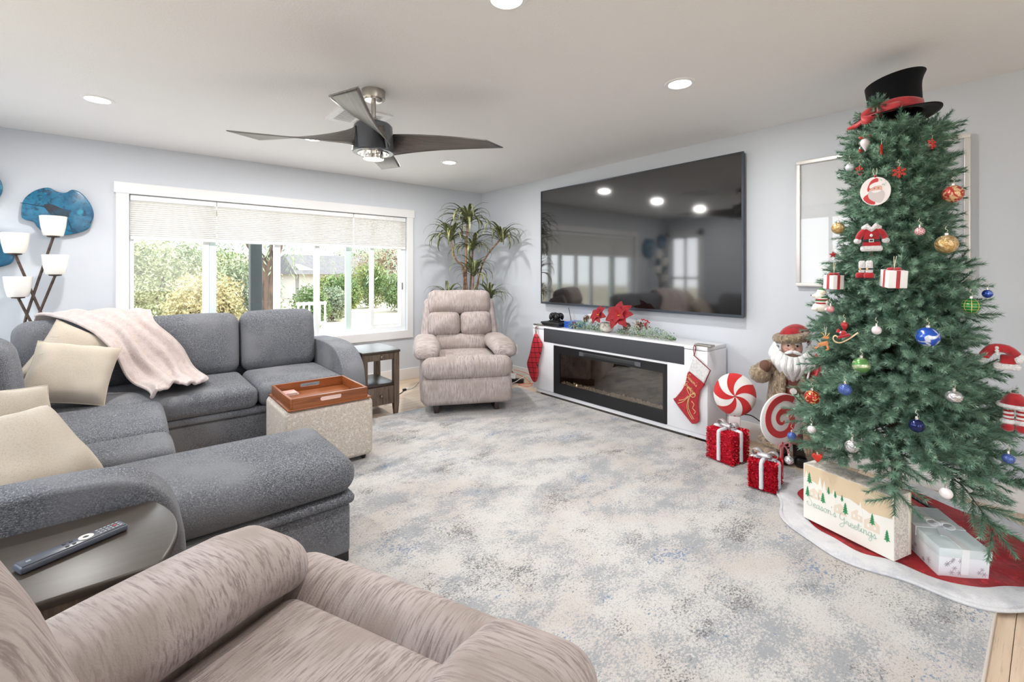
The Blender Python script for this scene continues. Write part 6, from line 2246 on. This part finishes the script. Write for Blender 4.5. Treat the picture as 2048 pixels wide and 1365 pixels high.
# ================================================================ STANDING FIGURE
t = thing('bearded_figure', 'standing bearded doll in red hat and brown fur coat', 'figurine', (3.33, 1.12, 0), face_cam(3.33, 1.12) + .1)
m_ffur = mat('brown_fur', srgb(158, 138, 112), .98, sheen=.4, var=[((50, 50, 18), 4, .4, .66, srgb(116, 98, 78)), (60, 3, .5, .7, srgb(190, 172, 146))], bump=((90, 90, 40), 1.0, .015, 3))
m_lining = mat('dark_lining', srgb(66, 54, 50), .8)
m_robe = mat('dusty_red_plaid', srgb(150, 74, 70), .85, var=[((10, 10, 26), 2, .5, .55, srgb(110, 84, 70))])
m_skin = mat('doll_skin', srgb(224, 182, 162), .5)
m_beard = mat('white_beard', srgb(244, 243, 242), .95, sheen=.4, bump=((120, 120, 14), .8, .01, 3))
m_mit = mat('brown_mitten', srgb(108, 76, 62), .8)
for s in (-1, 1):
    lg = obj('leg', MB().tube([(s * .045, 0, .05), (s * .045, 0, .30)], [.034, .045], 12), m_lining, t)
    obj('boot', MB().puff((s * .05 - .036, -.075, 0), (s * .05 + .036, .04, .07), .025, 3), m_black, lg)
obj('robe', MB().lathe([(.105, .16), (.115, .2), (.10, .42), (.085, .60), (.05, .68), (0, .69)], 28), m_robe, t)


def coat(u, v):
    a = -PI / 2 + .50 + (2 * PI - 1.0) * u
    r = .150 - .055 * v ** .9 + .012 * math.sin(9 * a) * (1 - v)
    if v > .86:
        r *= 1 - .45 * ((v - .86) / .14) ** 2
    return (r * math.cos(a) * 1.08, r * math.sin(a), .13 + .56 * v)


obj('coat', MB().grid(coat, 44, 14), [m_ffur], t, solid=.014, angle=70)
for u in (0, 1):
    obj('fur_edge', MB().tube([Vector(coat(u, k / 14)) + Vector((0, -.008, 0)) for k in range(15)], [.024 - .008 * k / 14 for k in range(15)], 8), m_ffur, t)
obj('fur_hem', MB().tube([coat(k / 30, 0.0) for k in range(31)], .022, 8), m_ffur, t)
obj('belt_pouch', MB().puff((-.05, -.128, .40), (.05, -.095, .46), .01, 2), mat('pouch_tan', srgb(176, 142, 104), .7), t)
obj('round_button', MB().lathe([(.02, 0), (.02, .006), (0, .008)], 16, M=T(.0, -.108, .50) @ Rot(PI / 2, 'X')), m_fwht, t)
# viewer's left arm held out, other arm bent
for pts, rad, mp in (([(-.085, -.01, .63), (-.15, -.03, .62), (-.185, -.06, .585)], [.05, .05, .055], (-.155, -.085, .64)), ([(.09, -.01, .63), (.14, -.05, .56), (.09, -.11, .53)], [.05, .05, .048], (.05, -.14, .535))):
    am = obj('arm', MB().tube(smooth_path(pts, 4), [rad[0] + (rad[2] - rad[0]) * k / 8 for k in range(9)], 12), m_ffur, t)
    obj('mitten', MB().ball(mp, (.034, .03, .042), 14, 10), m_mit, am)
    obj('thumb', MB().ball((mp[0] + .026, mp[1] - .012, mp[2] + .012), (.012, .012, .02), 10, 8), m_mit, am)
    obj('fur_cuff', MB().ball(pts[-1], (.066, .06, .062), 16, 10, fn=lambda x, y, z: 1 + .1 * noise.noise(Vector((x * 5, y * 5, z * 5)))), m_ffur, am)
hd = obj('head', MB().ball((0, -.03, .765), (.062, .062, .075), 22, 16), m_skin, t)
obj('nose', MB().ball((0, -.095, .765), (.012, .014, .011), 10, 8), m_skin, hd)
for s in (-1, 1):
    obj('cheek', MB().ball((s * .03, -.078, .757), (.018, .014, .014), 10, 8), mat('cheek_pink', srgb(222, 160, 146), .5), hd)
    obj('eye', MB().ball((s * .024, -.083, .783), (.0075, .005, .006), 10, 8), mat('eye_dark', srgb(40, 32, 30), .2), hd)
    obj('eyebrow', MB().tube([(s * .012, -.088, .797), (s * .026, -.088, .803), (s * .04, -.078, .797)], [.006, .008, .005], 6), m_beard, hd)


def beard(u, v):
    a = -PI / 2 + (u - .5) * 2.9
    w_ = (.085 + .035 * math.sin(PI * min(1, v * 1.15)) - .085 * max(0, v - .35) / .65) * (1 + .05 * math.sin(u * 60))
    w_ = max(.006, w_)
    z = .765 + .05 * math.cos((u - .5) * PI) * -(1 - v) + .04 * abs(2 * u - 1) ** 2 * (1 - v) - .255 * v * (1 - .22 * abs(2 * u - 1) ** 1.5) + .012 * math.sin(u * 47) * v
    return (w_ * math.cos(a) * 1.05, -.035 + .95 * w_ * math.sin(a) * (1 - .15 * v), z)


obj('beard', MB().grid(beard, 60, 18), m_beard, hd, solid=.02, angle=80)
r2 = random.Random(2)
mb = MB()
for _ in range(500):
    u, v = r2.uniform(.02, .98), r2.uniform(.15, .95)
    p = Vector(beard(u, v))
    q = Vector(beard(u + r2.uniform(-.02, .02), min(1.05, v + .16))) + Vector((r2.uniform(-.008, .008), -.014, 0))
    e = Vector((.0016, 0, 0))
    mb.add([p + Vector((0, -.008, 0)) - e, p + Vector((0, -.008, 0)) + e, q], [(0, 1, 2)])
obj('beard_strands', mb, m_beard, hd, smooth=False, kind='stuff')
for s in (-1, 1):
    obj('moustache', MB().tube(smooth_path([(0, -.098, .75), (s * .025, -.10, .742), (s * .05, -.088, .73)], 4), [.009, .011, .012, .012, .012, .010, .008, .006, .004], 8), m_beard, hd)
bp = [(.082 * math.cos(a) * 1.0, -.025 + .08 * math.sin(a), .832 + .012 * math.cos(a)) for a in [2 * PI * k / 24 for k in range(25)]]
ht = obj('red_cap', MB().tube(smooth_path([(0, -.02, .815), (.008, -.015, .845), (.04, 0, .875), (.082, .0, .865), (.10, 0, .80)], 5), [.078, .078, .077, .076, .074, .071, .067, .062, .057, .052, .046, .041, .036, .031, .027, .024, .021, .018, .016, .014, .012], 18), m_red, t)
obj('fur_brim', MB().tube(bp, .03, 12), m_ffur, ht)
obj('cap_cord', MB().tube(smooth_path([(.085, -.02, .87), (.105, -.02, .80), (.10, -.03, .74)], 5), .003, 5), m_fwht, ht)
# toys tucked under the arm
ty = obj('toy_sack', MB().ball((.115, -.07, .60), (.05, .045, .06), 16, 12), m_red, t)
obj('toy_doll', MB().ball((.125, -.10, .70), (.018, .016, .02), 12, 8).lathe([(.024, -.07), (.018, -.03), (.008, -.012)], 14, M=T(.13, -.10, .70)), m_red, ty)
obj('toy_doll_face', MB().ball((.122, -.112, .70), (.014, .010, .013), 12, 8), m_skin, ty)
obj('toy_doll_cap', MB().lathe([(.016, 0), (.012, .016), (0, .034)], 12, M=T(.125, -.10, .715)), m_red, ty)
obj('toy_brim', MB().lathe([(.019, -.004), (.021, .0), (.019, .005)], 14, M=T(.125, -.10, .714)), m_fwht, ty)
obj('candy_cane', MB().tube(smooth_path([(.075, -.125, .59), (.09, -.125, .66), (.105, -.125, .68), (.115, -.125, .665)], 5), .006, 8), m_fwht, ty)
obj('striped_candy', MB().tube([(.12, -.115, .60), (.135, -.115, .65)], .014, 10), lattice_mat('candy_stripes', (238, 230, 230), (206, 60, 70), 0.01, 30, .4), ty)
